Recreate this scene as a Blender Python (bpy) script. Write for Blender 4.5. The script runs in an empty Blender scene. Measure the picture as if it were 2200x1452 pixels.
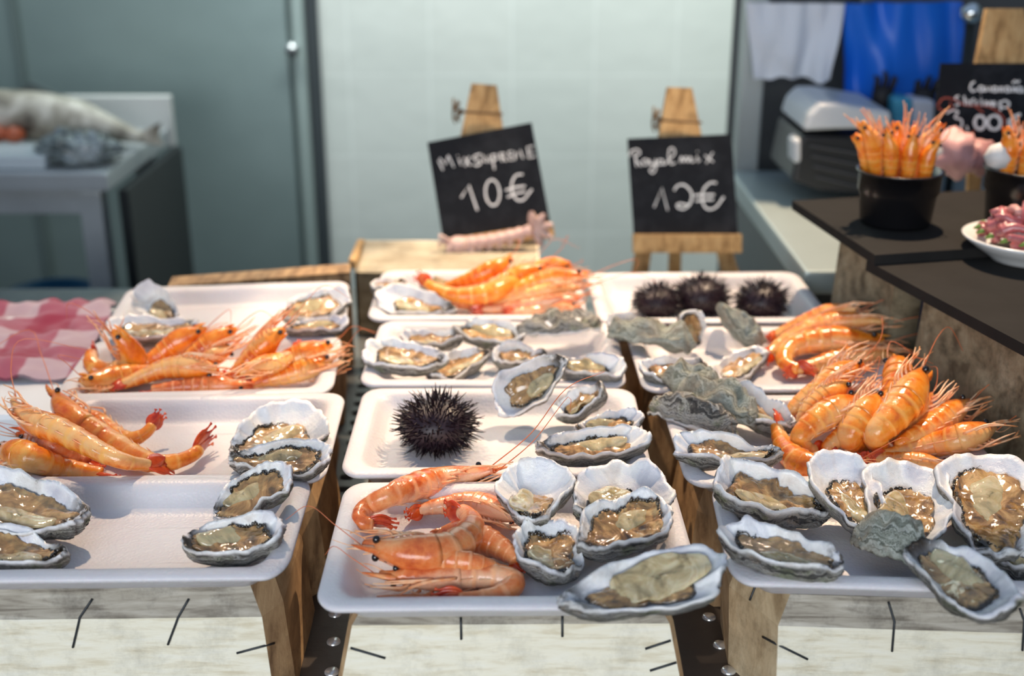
import bpy, bmesh, math, random
from mathutils import Vector, Matrix, noise, kdtree
from mathutils.bvhtree import BVHTree
R = math.radians
SC = bpy.context.scene
COL = SC.collection

# ------------------------------------------------------------------ camera, world, lamps, exposure
F = 2600.0
PITCH = R(20.6)
CAM = Vector((0, 0, 1.44))
cd = bpy.data.cameras.new('camera'); cam = bpy.data.objects.new('camera', cd); COL.objects.link(cam)
cam.location = CAM; cam.rotation_euler = (R(90) - PITCH, 0, 0)
cd.sensor_width = 36.0; cd.lens = 36.0 * F / 2200.0
cd.clip_start = 0.02
cd.dof.use_dof = True; cd.dof.focus_distance = 0.93; cd.dof.aperture_fstop = 3.8; cd.dof.aperture_blades = 8
SC.camera = cam
SC.view_settings.view_transform = 'Standard'; SC.view_settings.look = 'None'
SC.view_settings.gamma = 1.0; SC.view_settings.use_curve_mapping = False
SC.view_settings.exposure = 0.0

w = bpy.data.worlds.new('sky'); SC.world = w; w.use_nodes = True
nt = w.node_tree; nt.nodes.clear()
out = nt.nodes.new('ShaderNodeOutputWorld'); bg = nt.nodes.new('ShaderNodeBackground')
tc = nt.nodes.new('ShaderNodeTexCoord'); sep = nt.nodes.new('ShaderNodeSeparateXYZ')
rmp = nt.nodes.new('ShaderNodeValToRGB')
nt.links.new(tc.outputs['Generated'], sep.inputs[0]); nt.links.new(sep.outputs['Z'], rmp.inputs[0])
rmp.color_ramp.elements[0].position = 0.0; rmp.color_ramp.elements[0].color = (0.17, 0.19, 0.20, 1)
rmp.color_ramp.elements[1].position = 0.35; rmp.color_ramp.elements[1].color = (0.50, 0.66, 0.94, 1)
nt.links.new(rmp.outputs[0], bg.inputs[0]); bg.inputs[1].default_value = 0.43
nt.links.new(bg.outputs[0], out.inputs[0])

def spot(name, loc, aim, energy, col, cone, blend, rad):
    l = bpy.data.lights.new(name, 'SPOT'); l.energy = energy; l.color = col
    l.spot_size = R(cone); l.spot_blend = blend; l.shadow_soft_size = rad
    o = bpy.data.objects.new(name, l); COL.objects.link(o); o.location = loc
    o.rotation_euler = (Vector(aim) - Vector(loc)).to_track_quat('-Z', 'Y').to_euler()
    return o
WARM = (1.0, 0.74, 0.50)
spot('stall_lamp', (0.50, 1.62, 2.10), (0.24, 1.30, 0.98), 90, WARM, 46, 0.10, 0.014)
spot('stall_lamp', (-0.42, 1.62, 2.12), (-0.28, 1.30, 0.98), 53, WARM, 47, 0.14, 0.02)
def area(name, loc, aim, sx, sy, energy, col):
    al = bpy.data.lights.new(name, 'AREA'); al.shape = 'RECTANGLE'; al.size = sx; al.size_y = sy; al.energy = energy; al.color = col
    ao = bpy.data.objects.new(name, al); COL.objects.link(ao); ao.location = loc
    ao.rotation_euler = (Vector(aim) - ao.location).to_track_quat('-Z', 'Y').to_euler(); return ao
dl = area('daylight', (-0.4, -1.1, 1.50), (0, 0.75, 0.93), 1.8, 0.8, 7, (0.92, 0.96, 1.0)); dl.data.spread = R(75)
cl = area('wall_fill', (0.1, 2.42, 2.72), (0.15, 3.0, 1.75), 3.0, 0.3, 37, (0.93, 1.0, 0.95)); cl.data.spread = R(84)  # added fill light, brightens the back wall

# ------------------------------------------------------------------ helpers
def ray(px, py):
    x = (px - 1100) / F; y = (726 - py) / F
    f = Vector((0, math.cos(PITCH), -math.sin(PITCH))); u = Vector((0, math.sin(PITCH), math.cos(PITCH)))
    return (Vector((x, 0, 0)) + f + u * y)
def P(px, py, z):
    d = ray(px, py); return CAM + d * ((z - CAM.z) / d.z)
def PY(px, py, Y):
    d = ray(px, py); return CAM + d * (Y / d.y)
def on_plane(px, py, p0, n):
    d = ray(px, py); return CAM + d * ((p0 - CAM).dot(n) / d.dot(n))

def tag(o, label=None, cat=None, group=None, kind=None):
    if label: o['label'] = label
    if cat: o['category'] = cat
    if group: o['group'] = group
    if kind: o['kind'] = kind
    return o
def empty(name, loc, label=None, cat=None, group=None, rz=0):
    o = bpy.data.objects.new(name, None); COL.objects.link(o); o.location = loc; o.rotation_euler = (0, 0, rz)
    o.empty_display_size = 0.02
    return tag(o, label, cat, group)
def mesh_obj(name, verts, faces, m, parent=None, smooth=True, attrs=None, world=True, mats=None, fmat=None):
    """verts are world coordinates; for a parented object they are made local to the (unrotated) parent"""
    me = bpy.data.meshes.new(name)
    org = Vector((0, 0, 0))
    if parent is not None and world:
        p = parent
        while p is not None:
            org = org + p.location; p = p.parent
    me.from_pydata([Vector(v) - org for v in verts], [], faces)
    if attrs:
        for k, vals in attrs.items():
            a = me.attributes.new(k, 'FLOAT', 'POINT'); a.data.foreach_set('value', vals)
    if mats:
        for q in mats: me.materials.append(q)
        me.polygons.foreach_set('material_index', fmat)
    else:
        me.materials.append(m)
    if smooth: me.polygons.foreach_set('use_smooth', [True] * len(me.polygons))
    me.update()
    o = bpy.data.objects.new(name, me); COL.objects.link(o)
    if parent is not None: o.parent = parent
    return o
class MB:
    def __init__(s): s.v = []; s.f = []
    def add(s, v, f):
        n = len(s.v); s.v += [Vector(q) for q in v]; s.f += [tuple(i + n for i in q) for q in f]; return s
    def box(s, c, size, M=None, bev=0.0):
        hx, hy, hz = [q / 2 for q in size]; c = Vector(c)
        b = min(bev, hx * .9, hy * .9, hz * .9)
        if b <= 0:
            vs = [Vector((x * hx, y * hy, z * hz)) for x in (-1, 1) for y in (-1, 1) for z in (-1, 1)]
            fs = [(0, 1, 3, 2), (4, 6, 7, 5), (0, 4, 5, 1), (2, 3, 7, 6), (0, 2, 6, 4), (1, 5, 7, 3)]
        else:
            bm = bmesh.new(); bmesh.ops.create_cube(bm, size=1)
            for q in bm.verts: q.co = Vector((q.co.x * 2 * hx, q.co.y * 2 * hy, q.co.z * 2 * hz))
            bmesh.ops.bevel(bm, geom=list(bm.edges), offset=b, segments=2, affect='EDGES', profile=0.6)
            bm.verts.index_update(); vs = [q.co.copy() for q in bm.verts]; fs = [tuple(q.index for q in f.verts) for f in bm.faces]; bm.free()
        if M is not None: vs = [M @ q for q in vs]
        return s.add([q + c for q in vs], fs)
    def tube(s, pts, rad, n=6, cap=True):
        pts = [Vector(p) for p in pts]; m = len(pts)
        rs = rad if isinstance(rad, (list, tuple)) else [rad] * m
        vs = []; fs = []; prev = None
        for i in range(m):
            t = (pts[min(i + 1, m - 1)] - pts[max(i - 1, 0)])
            if t.length < 1e-9: t = Vector((0, 0, 1))
            t.normalize()
            if prev is None:
                a = Vector((0, 0, 1)) if abs(t.z) < .9 else Vector((1, 0, 0))
                prev = t.cross(a).normalized()
            prev = (prev - t * prev.dot(t)).normalized(); b = t.cross(prev)
            for k in range(n):
                an = 2 * math.pi * k / n
                vs.append(pts[i] + (prev * math.cos(an) + b * math.sin(an)) * rs[i])
        for i in range(m - 1):
            for k in range(n):
                fs.append((i * n + k, i * n + (k + 1) % n, (i + 1) * n + (k + 1) % n, (i + 1) * n + k))
        if cap:
            fs.append(tuple(range(n))[::-1]); fs.append(tuple((m - 1) * n + k for k in range(n)))
        return s.add(vs, fs)
    def prism(s, poly, vec):
        n = len(poly); vec = Vector(vec)
        vs = [Vector(p) for p in poly] + [Vector(p) + vec for p in poly]
        fs = [tuple(range(n))[::-1], tuple(range(n, 2 * n))] + [(i, (i + 1) % n, (i + 1) % n + n, i + n) for i in range(n)]
        return s.add(vs, fs)
    def lathe(s, prof, c, n=40, sy=1.0):
        c = Vector(c); vs = []; fs = []
        for r, z in prof:
            for k in range(n):
                a = 2 * math.pi * k / n; vs.append(c + Vector((r * math.cos(a), r * sy * math.sin(a), z)))
        for i in range(len(prof) - 1):
            for k in range(n):
                fs.append((i * n + k, i * n + (k + 1) % n, (i + 1) * n + (k + 1) % n, (i + 1) * n + k))
        return s.add(vs, fs)
    def build(s, name, m, parent=None, smooth=False):
        return mesh_obj(name, s.v, s.f, m, parent, smooth)

def catmull(pts, n):
    pts = [Vector(p) for p in pts]
    ext = [pts[0] * 2 - pts[1]] + pts + [pts[-1] * 2 - pts[-2]]
    dense = []
    for i in range(1, len(ext) - 2):
        a, b, c, d = ext[i - 1:i + 3]
        for k in range(24):
            t = k / 24.0
            dense.append(0.5 * ((2 * b) + (c - a) * t + (2 * a - 5 * b + 4 * c - d) * t * t + (3 * b - a - 3 * c + d) * t ** 3))
    dense.append(pts[-1].copy())
    L = [0]
    for i in range(1, len(dense)): L.append(L[-1] + (dense[i] - dense[i - 1]).length)
    res = []; j = 0
    for i in range(n):
        s = L[-1] * i / (n - 1)
        while j < len(L) - 2 and L[j + 1] < s: j += 1
        d = L[j + 1] - L[j]; t = 0 if d < 1e-12 else (s - L[j]) / d
        res.append(dense[j].lerp(dense[j + 1], min(max(t, 0), 1)))
    return res, L[-1]
def sm(a, b, x):
    t = min(max((x - a) / (b - a), 0), 1); return t * t * (3 - 2 * t)

# ------------------------------------------------------------------ materials
class MT:
    def __init__(s, name):
        s.m = bpy.data.materials.new(name); s.m.use_nodes = True; s.t = s.m.node_tree; s.t.nodes.clear()
        s.o = s.t.nodes.new('ShaderNodeOutputMaterial'); s.b = s.t.nodes.new('ShaderNodeBsdfPrincipled')
        s.t.links.new(s.b.outputs[0], s.o.inputs[0]); s.tc = s.t.nodes.new('ShaderNodeTexCoord')
    def link(s, a, b): s.t.links.new(a, b)
    def set(s, **k):
        for n, v in k.items():
            nm = {'rough': 'Roughness', 'metal': 'Metallic', 'spec': 'Specular IOR Level', 'coat': 'Coat Weight', 'coatr': 'Coat Roughness',
                  'sss': 'Subsurface Weight', 'sssc': 'Subsurface Scale', 'trans': 'Transmission Weight', 'col': 'Base Color', 'sheen': 'Sheen Weight', 'ior': 'IOR'}[n]
            if n == 'col': v = (*v, 1)
            s.b.inputs[nm].default_value = v
        return s
    def noise(s, scale, detail=4, rough=.55, vec=None, dist=0.0, stretch=None):
        v = vec or s.tc.outputs['Object']
        if stretch:
            mp = s.t.nodes.new('ShaderNodeMapping'); mp.inputs['Scale'].default_value = stretch; s.link(v, mp.inputs[0]); v = mp.outputs[0]
        n = s.t.nodes.new('ShaderNodeTexNoise'); n.inputs['Scale'].default_value = scale; n.inputs['Detail'].default_value = detail
        n.inputs['Roughness'].default_value = rough; n.inputs['Distortion'].default_value = dist
        s.link(v, n.inputs['Vector']); return n.outputs['Fac']
    def ramp(s, fac, stops, interp='LINEAR'):
        r = s.t.nodes.new('ShaderNodeValToRGB'); r.color_ramp.interpolation = interp
        e = r.color_ramp.elements
        while len(e) > 1: e.remove(e[-1])
        e[0].position = stops[0][0]; e[0].color = (*stops[0][1], 1) if len(stops[0][1]) == 3 else stops[0][1]
        for p, c in stops[1:]:
            q = e.new(p); q.color = (*c, 1)
        s.link(fac, r.inputs[0]); return r.outputs[0]
    def mix(s, fac, a, b, mode='MIX'):
        m = s.t.nodes.new('ShaderNodeMix'); m.data_type = 'RGBA'; m.blend_type = mode
        for inp, v in ((m.inputs[0], fac), (m.inputs[6], a), (m.inputs[7], b)):
            if isinstance(v, (int, float)): inp.default_value = v
            elif isinstance(v, tuple): inp.default_value = (*v, 1)
            else: s.link(v, inp)
        return m.outputs[2]
    def math(s, op, a, b=0.0, clamp=False):
        m = s.t.nodes.new('ShaderNodeMath'); m.operation = op; m.use_clamp = clamp
        for inp, v in ((m.inputs[0], a), (m.inputs[1], b)):
            if isinstance(v, (int, float)): inp.default_value = v
            else: s.link(v, inp)
        return m.outputs[0]
    def attr(s, name):
        a = s.t.nodes.new('ShaderNodeAttribute'); a.attribute_name = name; return a.outputs['Fac']
    def rand(s):
        return s.t.nodes.new('ShaderNodeObjectInfo').outputs['Random']
    def bump(s, h, dist=0.001, strength=1.0):
        b = s.t.nodes.new('ShaderNodeBump'); b.inputs['Strength'].default_value = strength; b.inputs['Distance'].default_value = dist
        s.link(h, b.inputs['Height']); s.link(b.outputs[0], s.b.inputs['Normal']); return s
    def color(s, c): s.link(c, s.b.inputs['Base Color']); return s
    def rough(s, c): s.link(c, s.b.inputs['Roughness']); return s

def mk(name, col, rough=.5, metal=0, nz=None, bump=None, **k):
    q = MT(name).set(rough=rough, metal=metal, **k)
    if nz:
        sc, amt = nz
        f = q.noise(sc, 5)
        q.color(q.mix(f, tuple(c * (1 - amt) for c in col), tuple(min(1, c * (1 + amt)) for c in col)))
    else: q.set(col=col)
    if bump: q.bump(q.noise(bump[0], 5), bump[1])
    return q.m

# foam
q = MT('foam'); q.set(rough=.42, sss=.12, sssc=.004, spec=.45)
vor = q.t.nodes.new('ShaderNodeTexVoronoi'); vor.inputs['Scale'].default_value = 420; q.link(q.tc.outputs['Object'], vor.inputs['Vector'])
q.color(q.ramp(q.noise(14, 3), [(0.3, (0.68, 0.65, 0.665)), (0.7, (0.74, 0.715, 0.73))]))
q.bump(q.math('ADD', q.math('MULTIPLY', vor.outputs['Distance'], .5), q.noise(90, 3)), 0.0006, .7)
FOAM = q.m

# oyster shell: zone 0 inside .. 1 outside ; ring 0 rim .. 1 centre
q = MT('oyster_shell'); zone = q.attr('zone'); ring = q.attr('ring'); rnd = q.rand()
mv = q.t.nodes.new('ShaderNodeMapping'); q.link(q.tc.outputs['Object'], mv.inputs[0])
cx = q.t.nodes.new('ShaderNodeCombineXYZ'); q.link(rnd, cx.inputs[0]); q.link(q.math('MULTIPLY', rnd, 3.7), cx.inputs[1]); q.link(cx.outputs[0], mv.inputs['Location'])
V = mv.outputs[0]
nac = q.ramp(q.noise(34, 4, .5, V, .6), [(0.30, (0.60, 0.60, 0.66)), (0.44, (0.80, 0.80, 0.82)), (0.58, (0.88, 0.87, 0.84)), (0.74, (0.66, 0.62, 0.58))])
hg = q.math('MULTIPLY', q.attr('hinge'), q.ramp(q.noise(70, 4, .6, V), [(.40, (0, 0, 0)), (.52, (1, 1, 1))]))
nac = q.mix(hg, nac, (0.05, 0.038, 0.028))
nac = q.mix(q.ramp(q.noise(95, 6, .75, V), [(0.66, (0, 0, 0)), (0.74, (1, 1, 1))]), nac, (0.33, 0.27, 0.19))
rc = q.math('ADD', q.math('MULTIPLY', ring, 9.0), q.math('MULTIPLY', q.noise(55, 5, .6, V), 5.0))
cmb = q.t.nodes.new('ShaderNodeCombineXYZ'); q.link(rc, cmb.inputs[0]); q.link(q.math('MULTIPLY', q.noise(30, 2, .5, V), 2.0), cmb.inputs[1]); q.link(rnd, cmb.inputs[2])
band = q.noise(1.6, 6, .72, cmb.outputs[0])
outc = q.ramp(band, [(0.34, (0.014, 0.013, 0.013)), (0.43, (0.075, 0.070, 0.062)), (0.50, (0.22, 0.20, 0.165)), (0.56, (0.50, 0.48, 0.42)), (0.61, (0.09, 0.082, 0.075)), (0.70, (0.40, 0.38, 0.35))])
tint = q.ramp(q.noise(42, 4, .6, V), [(0.36, (0.62, 0.72, 0.50)), (0.46, (1, 1, 1)), (0.58, (0.86, 0.90, 1.0)), (0.70, (1.0, 0.80, 0.66))])
outc = q.mix(.85, outc, tint, 'MULTIPLY')
rimm = q.ramp(ring, [(0.0, (1, 1, 1)), (0.06, (0.6, 0.6, 0.6)), (0.13, (0, 0, 0))])
outc = q.mix(q.math('MULTIPLY', rimm, q.ramp(q.noise(60, 3, .5, V), [(.35, (.2, .2, .2)), (.55, (.95, .95, .95))])), outc, (0.74, 0.72, 0.68))
speck = q.ramp(q.noise(210, 3, .7, V), [(0.62, (0, 0, 0)), (0.70, (1, 1, 1))])
outc = q.mix(q.math('MULTIPLY', speck, .6), outc, (0.06, 0.05, 0.04))
q.color(q.mix(zone, nac, outc))
q.rough(q.math('ADD', q.math('MULTIPLY', zone, .28), .24))
q.bump(q.math('ADD', q.math('MULTIPLY', band, q.math('ADD', zone, .15)), q.math('MULTIPLY', q.noise(240, 4, .7, V), .5)), 0.0016, .9)
q.set(sss=.05, sssc=.002); SHELL = q.m
# closed / upturned valve: greener and chalkier
q = MT('oyster_back'); ring = q.attr('ring')
V = q.tc.outputs['Object']
rc = q.math('ADD', q.math('MULTIPLY', ring, 8.0), q.math('MULTIPLY', q.noise(60, 6, .65, V), 6.0))
cmb = q.t.nodes.new('ShaderNodeCombineXYZ'); q.link(rc, cmb.inputs[0]); q.link(q.noise(30, 2, .5, V), cmb.inputs[1])
band = q.noise(1.7, 6, .75, cmb.outputs[0])
c = q.ramp(band, [(0.34, (0.035, 0.038, 0.032)), (0.43, (0.15, 0.165, 0.13)), (0.50, (0.34, 0.37, 0.31)), (0.57, (0.58, 0.61, 0.55)), (0.64, (0.17, 0.17, 0.13)), (0.74, (0.42, 0.42, 0.36))])
c = q.mix(q.ramp(q.noise(38, 4, .6, V), [(.46, (0, 0, 0)), (.62, (.7, .7, .7))]), c, (0.30, 0.25, 0.19))
q.color(c); q.rough(q.math('ADD', q.noise(80, 2), .15)); q.bump(q.math('ADD', band, q.math('MULTIPLY', q.noise(200, 4, .7, V), .6)), 0.0022, 1.0)
BACK = q.m

# flesh: edge 0 centre .. 1 border
q = MT('oyster_flesh'); e = q.attr('edge'); rnd = q.rand()
nf = q.noise(44, 5, .6, None, 1.6)
c = q.ramp(nf, [(0.32, (0.07, 0.040, 0.018)), (0.42, (0.25, 0.130, 0.042)), (0.52, (0.48, 0.27, 0.095)), (0.61, (0.68, 0.43, 0.18)), (0.72, (0.30, 0.16, 0.06))])
c = q.mix(q.math('MULTIPLY', rnd, .45), c, (0.40, 0.29, 0.16))
ed = q.math('ADD', e, q.math('MULTIPLY', q.math('SUBTRACT', q.noise(90, 3), .5), .42))
c = q.mix(q.ramp(ed, [(0.90, (0, 0, 0)), (0.99, (1, 1, 1))]), c, (0.035, 0.028, 0.02))
q.color(c); q.set(rough=.10, sss=.22, sssc=.004, coat=.9, coatr=.04)
q.bump(q.math('ADD', nf, q.math('MULTIPLY', q.noise(170, 3, .6), .2)), 0.0010, .8); FLESH = q.m
q = MT('oyster_belly'); nf = q.noise(48, 4, .6, None, 1.2); rnd = q.rand()
c = q.ramp(nf, [(0.3, (0.20, 0.15, 0.07)), (0.46, (0.52, 0.39, 0.19)), (0.62, (0.74, 0.62, 0.38)), (0.8, (0.52, 0.34, 0.15))])
q.color(q.mix(q.math('MULTIPLY', rnd, .4), c, (0.40, 0.40, 0.26)))
q.set(rough=.09, sss=.3, sssc=.005, coat=.9, coatr=.03); q.bump(q.noise(90, 3), .0010); BELLY = q.m
q = MT('oyster_frill'); q.color(q.ramp(q.noise(160, 4), [(0.45, (0.015, 0.012, 0.010)), (0.62, (0.08, 0.06, 0.035)), (0.74, (0.34, 0.27, 0.16))]))
q.set(rough=.16, coat=.5); FRILL = q.m

# prawn: vent 0 back .. 1 belly ; bandv segment edge
def prawn_mat(name, deep, mid, pale, belly):
    q = MT(name); vn = q.attr('vent'); bn = q.attr('bandv')
    n1 = q.noise(55, 5, .6); n2 = q.noise(160, 4, .6)
    c = q.ramp(q.math('ADD', n1, q.math('MULTIPLY', q.math('SUBTRACT', n2, .5), .25)), [(0.32, deep), (0.50, mid), (0.70, pale)])
    f = q.math('ADD', vn, q.math('MULTIPLY', q.math('SUBTRACT', n1, .5), .9))
    c = q.mix(q.ramp(f, [(0.60, (0, 0, 0)), (1.10, (1, 1, 1))]), c, belly)
    c = q.mix(q.math('MULTIPLY', bn, .65), c, tuple(min(1, x * 1.1 + .05) for x in pale))
    c = q.mix(q.ramp(q.noise(26, 4, .7), [(0.66, (0, 0, 0)), (0.78, (.55, .55, .55))]), c, (0.30, 0.07, 0.02))
    q.color(c); q.set(rough=.22, sss=.22, sssc=.005, coat=.35, coatr=.08)
    q.bump(q.math('ADD', n1, n2), .0009, .8); return q.m
PRAWN = prawn_mat('prawn_shell', (0.70, 0.115, 0.008), (0.90, 0.26, 0.018), (0.95, 0.40, 0.06), (0.93, 0.52, 0.20))
PRAWNP = prawn_mat('prawn_shell_pink', (0.56, 0.085, 0.018), (0.80, 0.21, 0.050), (0.88, 0.38, 0.15), (0.88, 0.52, 0.32))
q = MT('prawn_tail'); q.color(q.ramp(q.noise(60, 4), [(0.35, (0.45, 0.02, 0.008)), (0.6, (0.80, 0.10, 0.015)), (0.8, (0.90, 0.32, 0.09))])); q.set(rough=.25, sss=.15, sssc=.004, coat=.3); TAIL = q.m
q = MT('prawn_leg'); q.color(q.ramp(q.noise(90, 3), [(0.35, (0.85, 0.30, 0.10)), (0.6, (0.92, 0.55, 0.32)), (0.8, (0.93, 0.72, 0.54))])); q.set(rough=.3, sss=.2, sssc=.003); LEG = q.m
ANT = mk('prawn_antenna', (0.70, 0.18, 0.06), .35)
EYE = mk('prawn_eye', (0.008, 0.006, 0.007), .08, coat=.6)
URCH = mk('urchin_test', (0.02, 0.008, 0.014), .45, nz=(300, .5))
SPINE = mk('urchin_spine', (0.012, 0.005, 0.009), .32, nz=(200, .6), spec=.35)

def wood(name, stops, sc=(1, 1, 1), blot=.6, nscale=9):
    q = MT(name); g = q.noise(nscale, 6, .62, None, .4, sc)
    c = q.ramp(g, stops)
    b = q.ramp(q.noise(22, 6, .75), [(0.50, (0, 0, 0)), (0.72, (1, 1, 1))])
    c = q.mix(q.math('MULTIPLY', b, blot), c, tuple(x * .28 for x in stops[0][1]))
    q.color(c); q.set(rough=.72); q.bump(q.noise(60, 5, .7, None, 0, sc), .0006, .7); return q.m
CREAM = wood('pale_veneer', [(0.35, (0.74, 0.65, 0.46)), (0.5, (0.92, 0.86, 0.68)), (0.7, (0.95, 0.91, 0.77))], (2, 2, 14), .34)
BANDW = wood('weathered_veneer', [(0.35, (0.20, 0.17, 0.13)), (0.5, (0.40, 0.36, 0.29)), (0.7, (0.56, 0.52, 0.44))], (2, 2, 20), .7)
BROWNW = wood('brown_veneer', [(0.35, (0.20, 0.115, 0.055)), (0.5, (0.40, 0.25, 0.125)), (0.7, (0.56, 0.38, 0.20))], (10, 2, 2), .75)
MOULDW = wood('mottled_veneer', [(0.35, (0.10, 0.075, 0.042)), (0.5, (0.24, 0.195, 0.12)), (0.7, (0.38, 0.33, 0.22))], (2, 4, 4), .8)
EASEL = wood('easel_wood', [(0.35, (0.30, 0.17, 0.06)), (0.5, (0.52, 0.32, 0.13)), (0.7, (0.64, 0.43, 0.20))], (6, 6, 1.5), .45, 16)
WIRE = mk('staple_wire', (0.045, 0.05, 0.055), .45, .6)
# ------------------------------------------------------------------ trays and crates
ZR = 1.0            # rim height of the foam trays
ZF = ZR - 0.0195    # inside floor of the trays
ZC = 0.88           # steel counter under the crates
class Frame:
    def __init__(s, fl, fr, depth=.178, z=ZR):
        a = P(fl[0], fl[1], z); b = P(fr[0], fr[1], z)
        s.ax = (b - a).normalized(); s.ay = Vector((-s.ax.y, s.ax.x, 0)); s.w = (b - a).length; s.d = depth; s.z = z
        s.c = (a + b) / 2 + s.ay * depth / 2
    def pt(s, x, y, z): return Vector((s.c.x, s.c.y, 0)) + s.ax * x + s.ay * y + Vector((0, 0, z))
def rrect(hx, hy, r, n=9):
    pts = []
    for cx, cy, a0 in ((hx - r, hy - r, 0), (-hx + r, hy - r, 90), (-hx + r, -hy + r, 180), (hx - r, -hy + r, 270)):
        for k in range(n + 1):
            a = R(a0 + 90.0 * k / n); pts.append((cx + r * math.cos(a), cy + r * math.sin(a)))
    # subdivide long straight runs
    res = []
    for i, p in enumerate(pts):
        q = pts[(i + 1) % len(pts)]; res.append(p)
        if math.dist(p, q) > .03:
            m = int(math.dist(p, q) / .02)
            for k in range(1, m): res.append((p[0] + (q[0] - p[0]) * k / m, p[1] + (q[1] - p[1]) * k / m))
    return res
def make_tray(fr, label, group='white foam trays on the crates', name='foam_tray', h=.0235):
    hx, hy = fr.w / 2, fr.d / 2; zr = fr.z
    prof = [(.050, zr - h + .0045), (.034, zr - h + .0045), (.0285, zr - h + .0052), (.0245, zr - h + .008), (.0185, zr - .0065), (.0155, zr - .0022), (.0125, zr - .0004),
            (.009, zr), (.0035, zr - .0002), (.0008, zr - .0012), (0, zr - .0028), (.0008, zr - .0046), (.0034, zr - .0056), (.0078, zr - .0064), (.0125, zr - .0105), (.0205, zr - h + .0025), (.025, zr - h + .0005), (.030, zr - h), (.05, zr - h)]
    vs = []; fs = []; n = None
    for k, (ins, z) in enumerate(prof):
        r = max(.036 - ins * .55, .010)
        ring = rrect(hx - ins, hy - ins, r) if n is None else None
        if n is None: base = ring; n = len(ring)
        # keep the same count of points on each ring
        a, b = hx - ins, hy - ins
        if ring is None:
            ring = []
            for (px_, py_) in base:
                # map by corner-preserving scaling
                sx = a / (hx - prof[0][0]); sy = b / (hy - prof[0][0]); ring.append((px_ * sx, py_ * sy))
        for (x, y) in ring: vs.append(fr.pt(x, y, z + .0006 * noise.noise(Vector((x * 20, y * 20, fr.c.x * 9)))))
    m = len(prof)
    for i in range(m - 1):
        for k in range(n): fs.append((i * n + k, i * n + (k + 1) % n, (i + 1) * n + (k + 1) % n, (i + 1) * n + k))
    fs = [f[::-1] for f in fs]
    fs.append(tuple(range(n))); fs.append(tuple((m - 1) * n + k for k in range(n))[::-1])
    o = mesh_obj(name, vs, fs, FOAM)
    return tag(o, label, 'tray', group)

def ztray(x, y):
    best = -1
    for fr in T.values():
        v = Vector((x, y, 0)) - Vector((fr.c.x, fr.c.y, 0)); e = min(fr.w / 2 - abs(v.dot(fr.ax)), fr.d / 2 - abs(v.dot(fr.ay)))
        if e < 0: continue
        z = ZR if e < .0115 else (ZF if e > .028 else ZR + (ZF - ZR) * (e - .0115) / .0165)
        best = max(best, z)
    return best
def settle(vs, deep=.0045):
    # slide a thing along its sight line until it stands on its tray instead of in it
    tot = Vector((0, 0, 0)); c = sum((Vector(v) for v in vs), Vector()) / len(vs); d = (c - CAM); low = vs[::3]
    for _ in range(5):
        need = 0
        for v in low:
            p = v + tot; need = max(need, ztray(p.x, p.y) + deep * -1 - p.z)
        if need < .0003: break
        tot = tot - d * (need / -d.z)
    return tot
def shoot(objs, px, py):
    d = ray(px, py).normalized(); best = None
    for o in objs:
        me = o.data; off = Vector((0, 0, 0)); p = o
        while p is not None: off = off + p.location; p = p.parent
        bv = BVHTree.FromPolygons([v.co + off for v in me.vertices], [tuple(f.vertices) for f in me.polygons])
        h, nrm, idx, dist = bv.ray_cast(CAM, d)
        if h is not None and (best is None or dist < best[2]):
            if nrm.dot(d) > 0: nrm = -nrm
            best = (h, nrm, dist)
    return best
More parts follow.
